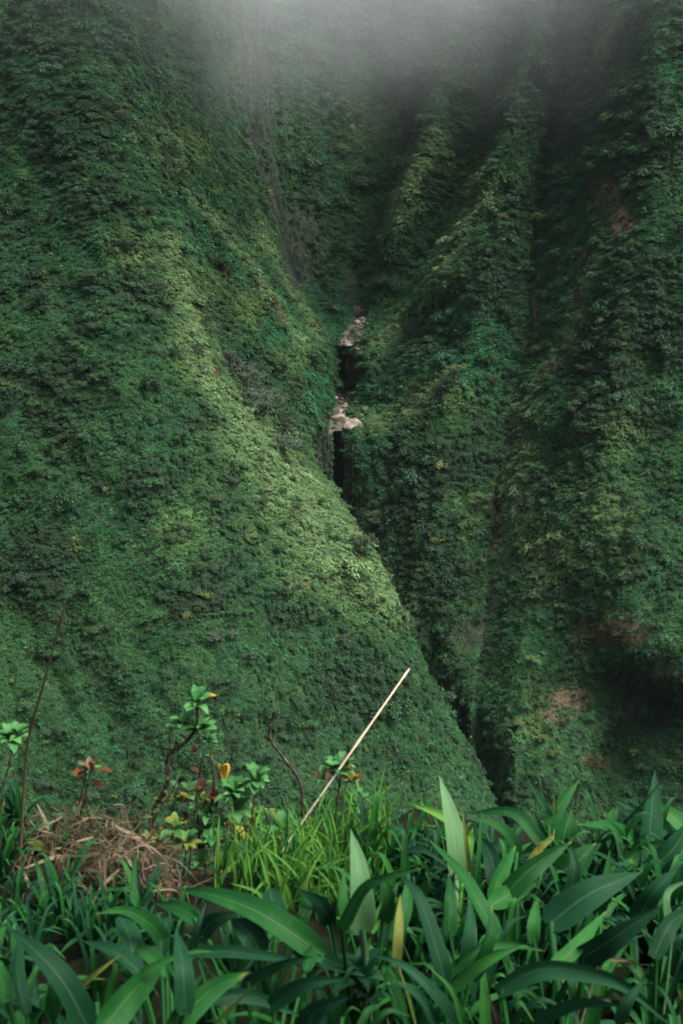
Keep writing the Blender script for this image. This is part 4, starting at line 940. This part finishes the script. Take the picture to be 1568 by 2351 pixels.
shrub('slender shrub beside it with drooping dark red leaves', 2.18,
 [([(455, 2020), (458, 1940), (452, 1840), (456, 1790), (466, 1730)], 7, 'twig'), ([(462, 1960), (480, 1880), (492, 1800), (484, 1725)], 9, 'twig'), ([(458, 1900), (430, 1880)], 4, 'redtwig')],
 [(446, 1728, 30, RD, 4), (436, 1820, 44, S, 5), (468, 1808, 34, [RD, S], 5), (490, 1834, 36, RD, 5), (478, 1872, 50, S, 7), (470, 1915, 60, S, 8)],
 [(484, 1822, 16, 26, 0, 14, RD), (474, 1838, -6, 34, 0, 14, RD)])
shrub('young shoot ending in one yellow orange leaf', 2.20, [([(540, 2010), (530, 1900), (524, 1840), (516, 1790)], 5, 'redtwig')],
 [(522, 1800, 30, S, 4)], [(514, 1790, -14, -36, 0, 22, YL), (514, 1790, 8, -40, 0, 22, YL), (514, 1790, -2, -42, 0, 20, YL)])
shrub('bushy green shrub with a wide whorl above reddish stems', 2.16, [([(566, 2010), (572, 1930), (580, 1860), (590, 1795)], 7, 'redtwig'), ([(540, 2010), (536, 1930), (540, 1850)], 6, 'redtwig')],
 [(590, 1795, 66, S, 11), (540, 1828, 70, S, 12), (545, 1860, 60, S, 9), (500, 1900, 54, S, 7), (560, 1800, 34, S, 4)])
shrub('shrub with wine red and green leaves crossed by the straw', 2.24, [([(752, 2010), (756, 1930), (770, 1870), (782, 1780)], 7, 'twig'), ([(745, 2000), (750, 1920), (775, 1880), (818, 1850)], 4, 'redtwig')],
 [(772, 1772, 62, [RD, 'dead', S, S], 7), (792, 1762, 56, [S, RD, S], 7), (742, 1790, 44, [S, RD], 5), (806, 1798, 50, [RD, 'yelgreen'], 6), (820, 1850, 58, S, 9)])
shrub('low plant with a single yellow leaf under the bare twig', 2.20, [([(655, 2000), (654, 1940), (652, 1900)], 5, 'redtwig')], [(650, 1905, 62, [S, S, 'yelgreen'], 10)], [(654, 1895, 4, -24, 0, 14, YL), (656, 1900, 14, -20, 0, 12, YL)])
shrub('green leaf whorl on a thin stem at the left edge of the picture', 2.15, [([(-30, 2000), (-10, 1850), (15, 1780), (30, 1705)], 6, 'twig')], [(28, 1700, 66, S, 12), (44, 1690, 48, S, 6)])
shrub('low shrub with dull red leaves spread flat on a grey stem', 2.22, [([(165, 2010), (175, 1890), (186, 1830), (198, 1775)], 6, 'twig')], [(205, 1772, 52, [RD, RD, 'dead', S], 6)],
 [(200, 1775, -32, -4, 0, 18, RD), (210, 1765, 4, -22, 0, 14, RD), (215, 1770, 40, -2, 0, 16, RD), (212, 1790, 26, 20, 0, 14, RD)])
shrub('dying broad leafed plant with yellow green leaves at the far left', 2.12, [([(118, 2060), (120, 1960), (122, 1925)], 9, 'yelgreen' if False else 'oldstraw'), ([(100, 2050), (102, 2000), (92, 1950)], 5, 'oldstraw')], [],
 [(120, 1958, -62, -16, 0, 44, 'yelgreen'), (122, 1955, 2, -60, 0, 34, 'yelgreen'), (124, 1958, 34, -40, 0, 18, 'shrubleaf'), (100, 1990, -40, 24, 0, 22, 'yelgreen'), (104, 2010, -50, 4, 0, 16, 'yellow'), (124, 1915, 10, -34, 0, 12, 'dead'), (112, 2010, -8, 48, 0, 12, 'yelgreen')], name='dying_plant', cat='plant')
shrub('withered plant with brown leaves and a pale yellow stalk in the litter', 2.14, [([(262, 2060), (264, 1990), (276, 1950), (310, 1925)], 7, 'straw'), ([(272, 1960), (262, 1930)], 5, 'straw'), ([(318, 2000), (312, 1930), (308, 1870)], 10, 'twig')], [],
 [(262, 1932, -40, -14, 0, 26, 'dead'), (264, 1935, -10, -34, 0, 22, 'dead'), (300, 1930, 40, -40, 0, 30, 'dead'), (310, 1900, 34, -30, 0, 22, 'yelgreen'), (300, 1960, 50, -20, 0, 26, 'dead'), (240, 1960, -30, 20, 0, 24, 'dead'), (222, 1965, 10, -40, 0, 24, 'red'),
  (298, 1968, 8, -30, 0, 18, 'red'), (330, 1950, 40, -30, 0, 22, 'dead'), (350, 1900, 30, -50, 0, 20, 'dead')], name='withered_plant', cat='plant')
shrub('low leafy plant with yellow leaves among dark stems', 2.12, [([(420, 2040), (424, 1980), (430, 1930)], 6, 'twig'), ([(500, 2040), (496, 1980), (490, 1930)], 5, 'twig')],
 [(400, 1905, 56, [S, S, 'yelgreen'], 8), (430, 1940, 60, [S, S, 'yelgreen'], 9), (492, 1940, 60, S, 9), (380, 1960, 50, [S, 'dead', 'yelgreen'], 7), (460, 1985, 50, [S, 'yelgreen'], 7), (520, 1985, 44, [S, YL], 6)],
 [(384, 1900, 10, -26, 0, 22, YL), (400, 1935, 18, -20, 0, 14, 'yelgreen'), (560, 1930, -16, -34, 0, 30, YL), (500, 1990, 6, -30, 0, 16, 'yellow')], name='leafy_plant', cat='plant')
def rnd_ros(x0, x1, y0, y1, cnt, mats): return [(random.uniform(x0, x1), random.uniform(y0, y1), random.uniform(26, 44), mats, random.randint(3, 6)) for _ in range(cnt)]
shrub('tangle of thin stems and small leaves behind the tallest shrub', 2.24, [([(400, 2040), (405, 1940), (398, 1850), (410, 1800)], 4, 'twig'), ([(430, 2040), (438, 1950), (446, 1870), (440, 1830)], 4, 'redtwig'), ([(470, 2030), (474, 1960), (500, 1890), (512, 1850)], 4, 'twig'), ([(376, 2030), (372, 1960), (360, 1890)], 4, 'oldstraw')],
 rnd_ros(372, 520, 1830, 1985, 22, [S, S, S, 'yelgreen', 'yelgreen', RD, YL]), side=0.6)
shrub('thin stemmed bush between the wide whorl and the bare twig', 2.2, [([(600, 2030), (604, 1960), (612, 1890), (606, 1850)], 4, 'twig'), ([(570, 2030), (566, 1960), (556, 1900)], 4, 'redtwig'), ([(630, 2020), (634, 1960), (630, 1920)], 3, 'twig')],
 rnd_ros(540, 640, 1860, 1990, 14, [S, S, S, S, 'yelgreen', YL]), side=0.6)
shrub('half dead bush with yellowed leaves in front of the litter heap', 2.1, [([(205, 2050), (208, 1980), (216, 1920)], 4, 'twig'), ([(330, 2050), (326, 1990), (340, 1930)], 4, 'oldstraw'), ([(150, 2050), (152, 1990), (142, 1940)], 4, 'oldstraw')],
 rnd_ros(120, 380, 1920, 2030, 18, [S, 'yelgreen', 'yelgreen', 'dead', RD, 'dead']), side=0.5)
shrub('leafy sprig in the dark below the broad blades', 1.42, [([(840, 2330), (830, 2270), (828, 2240)], 5, 'redtwig')], [(828, 2250, 110, 'teal', 9), (850, 2290, 80, 'teal', 6)], name='leafy_sprig', cat='plant')

# bare twigs and straws
def stick(name, label, pts, D0, D1, th0, th1, mt, cat):
    n = len(pts); P = [at(x, y, D0 + (D1 - D0) * i / (n - 1)) for i, (x, y) in enumerate(pts)]
    g = RZ(P[0].x, P[0].y)
    if P[0].z > g: P = [P[0] + (P[0] - P[1]) * min(1.5, (P[0].z - g + .02) / max(P[1].z - P[0].z, .01))] + P
    c = cat_rom(P, 6); a, b = pxw(th0, D0, 2000) / 2, pxw(th1, D1, 1700) / 2
    v, f = tube(c, [(a + (b - a) * i / len(c)) * (1.4 if i % 9 == 5 else 1.0) * (1 + 0.12 * math.sin(i * 2.3)) for i in range(len(c))], 8); o = Vector(c[0])
    ob = link(name, mesh_np(name, local(v, o), f, M[mt], True)); ob.location = o; return tag(ob, label, cat)
stick('dry_stalk', 'long pale straw slanting up from the lime grass', [(560, 2080), (640, 1965), (790, 1750), (880, 1621), (940, 1535)], 2.05, 2.4, 6, 3.6, 'straw', 'straw')
stick('dry_stalk', 'thin brown stalk rising at the left edge of the ridge', [(46, 1960), (62, 1720), (100, 1570), (146, 1400)], 2.0, 1.75, 8, 4, 'oldstraw', 'straw')
stick('twig', 'bare crooked twig standing alone left of the straw', [(698, 1960), (697, 1900), (690, 1800), (655, 1745), (622, 1700), (620, 1670), (630, 1636)], 2.22, 2.2, 8, 6, 'twig', 'twig')
stick('twig', 'short pale twig between the lime grass and the broad blades', [(925, 2010), (932, 1950), (942, 1915), (943, 1880)], 2.2, 2.2, 5, 4, 'straw', 'twig')
stick('twig', 'short curled dead frond above the litter heap', [(232, 1990), (238, 1930), (260, 1895), (282, 1880), (284, 1850), (262, 1848)], 2.2, 2.18, 4, 3, 'oldstraw', 'twig')
stick('twig', 'grey stick leaning among the litter at the left', [(170, 1985), (176, 1900), (190, 1850), (200, 1800)], 2.22, 2.2, 8, 4, 'twig', 'twig')

# ------------------------------------------------------------------ air: even haze over everything, and a bank of mist at the head of the valley
def box(name, lo, hi):
    V = [(x, y, z) for x in (lo[0], hi[0]) for y in (lo[1], hi[1]) for z in (lo[2], hi[2])]
    F = [(0, 1, 3, 2), (4, 6, 7, 5), (0, 4, 5, 1), (2, 3, 7, 6), (0, 2, 6, 4), (1, 5, 7, 3)]
    return link(name, mesh_np(name, V, F))
def vol(name, dens, colr, aniso=0.0):
    m = bpy.data.materials.new(name); m.use_nodes = True; n, l = m.node_tree.nodes, m.node_tree.links
    n.remove(n['Principled BSDF']); v = n.new('ShaderNodeVolumePrincipled'); v.inputs['Color'].default_value = (*colr, 1)
    v.inputs['Anisotropy'].default_value = aniso
    if isinstance(dens, float): v.inputs['Density'].default_value = dens
    l.new(v.outputs[0], n['Material Output'].inputs['Volume']); return m, n, l, v
hz = box('haze', (-950, -520, -175), (950, 1320, 140)); hm, *_ = vol('haze', 0.000022, (0.62, 0.80, 0.78)); hz.data.materials.append(hm)
tag(hz, 'thin pale haze filling the whole valley', 'haze', None, 'stuff')
MC, MR = Vector((0, 285, 70)), Vector((128, 185, 115))
import bmesh
bm = bmesh.new(); bmesh.ops.create_icosphere(bm, subdivisions=4, radius=1.0)
me = bpy.data.meshes.new('mist'); bm.to_mesh(me); bm.free()
mi = link('mist', me); mi.location = MC; mi.scale = MR
mm, n, l, v = vol('mist', None, (0.90, 0.95, 0.96))
def mth(op, a, b):
    q = n.new('ShaderNodeMath'); q.operation = op
    for s_, x_ in zip(q.inputs, (a, b)):
        if isinstance(x_, bpy.types.NodeSocket): l.new(x_, s_)
        else: s_.default_value = x_
    return q.outputs[0]
def smooth(x_, a, b):
    q = n.new('ShaderNodeMapRange'); q.interpolation_type = 'SMOOTHERSTEP'; l.new(x_, q.inputs[0])
    for k, vv in ((1, a), (2, b), (3, 0.0), (4, 1.0)): q.inputs[k].default_value = vv
    return q.outputs[0]
tc = n.new('ShaderNodeTexCoord'); sx = n.new('ShaderNodeSeparateXYZ'); l.new(tc.outputs['Object'], sx.inputs[0])
nz = mth('SUBTRACT', noise(n, l, tc.outputs['Object'], 3.4, 3, 0.55), 0.5)
rad = mth('SQRT', mth('ADD', mth('MULTIPLY', sx.outputs[0], sx.outputs[0]), mth('MULTIPLY', sx.outputs[1], sx.outputs[1])), 0.0)
fr = smooth(mth('ADD', rad, mth('MULTIPLY', nz, 0.7)), 0.88, 0.05)
hz_ = mth('ADD', sx.outputs[2], mth('MULTIPLY', nz, 0.75))
fz = mth('MULTIPLY', smooth(hz_, -0.66, 0.30), smooth(hz_, 0.70, 0.30))
l.new(mth('MULTIPLY', mth('MULTIPLY', fr, fz), 0.0068), v.inputs['Density'])
me.materials.append(mm)
tag(mi, 'bank of pale mist hanging at the head of the valley', 'mist', None, 'stuff')
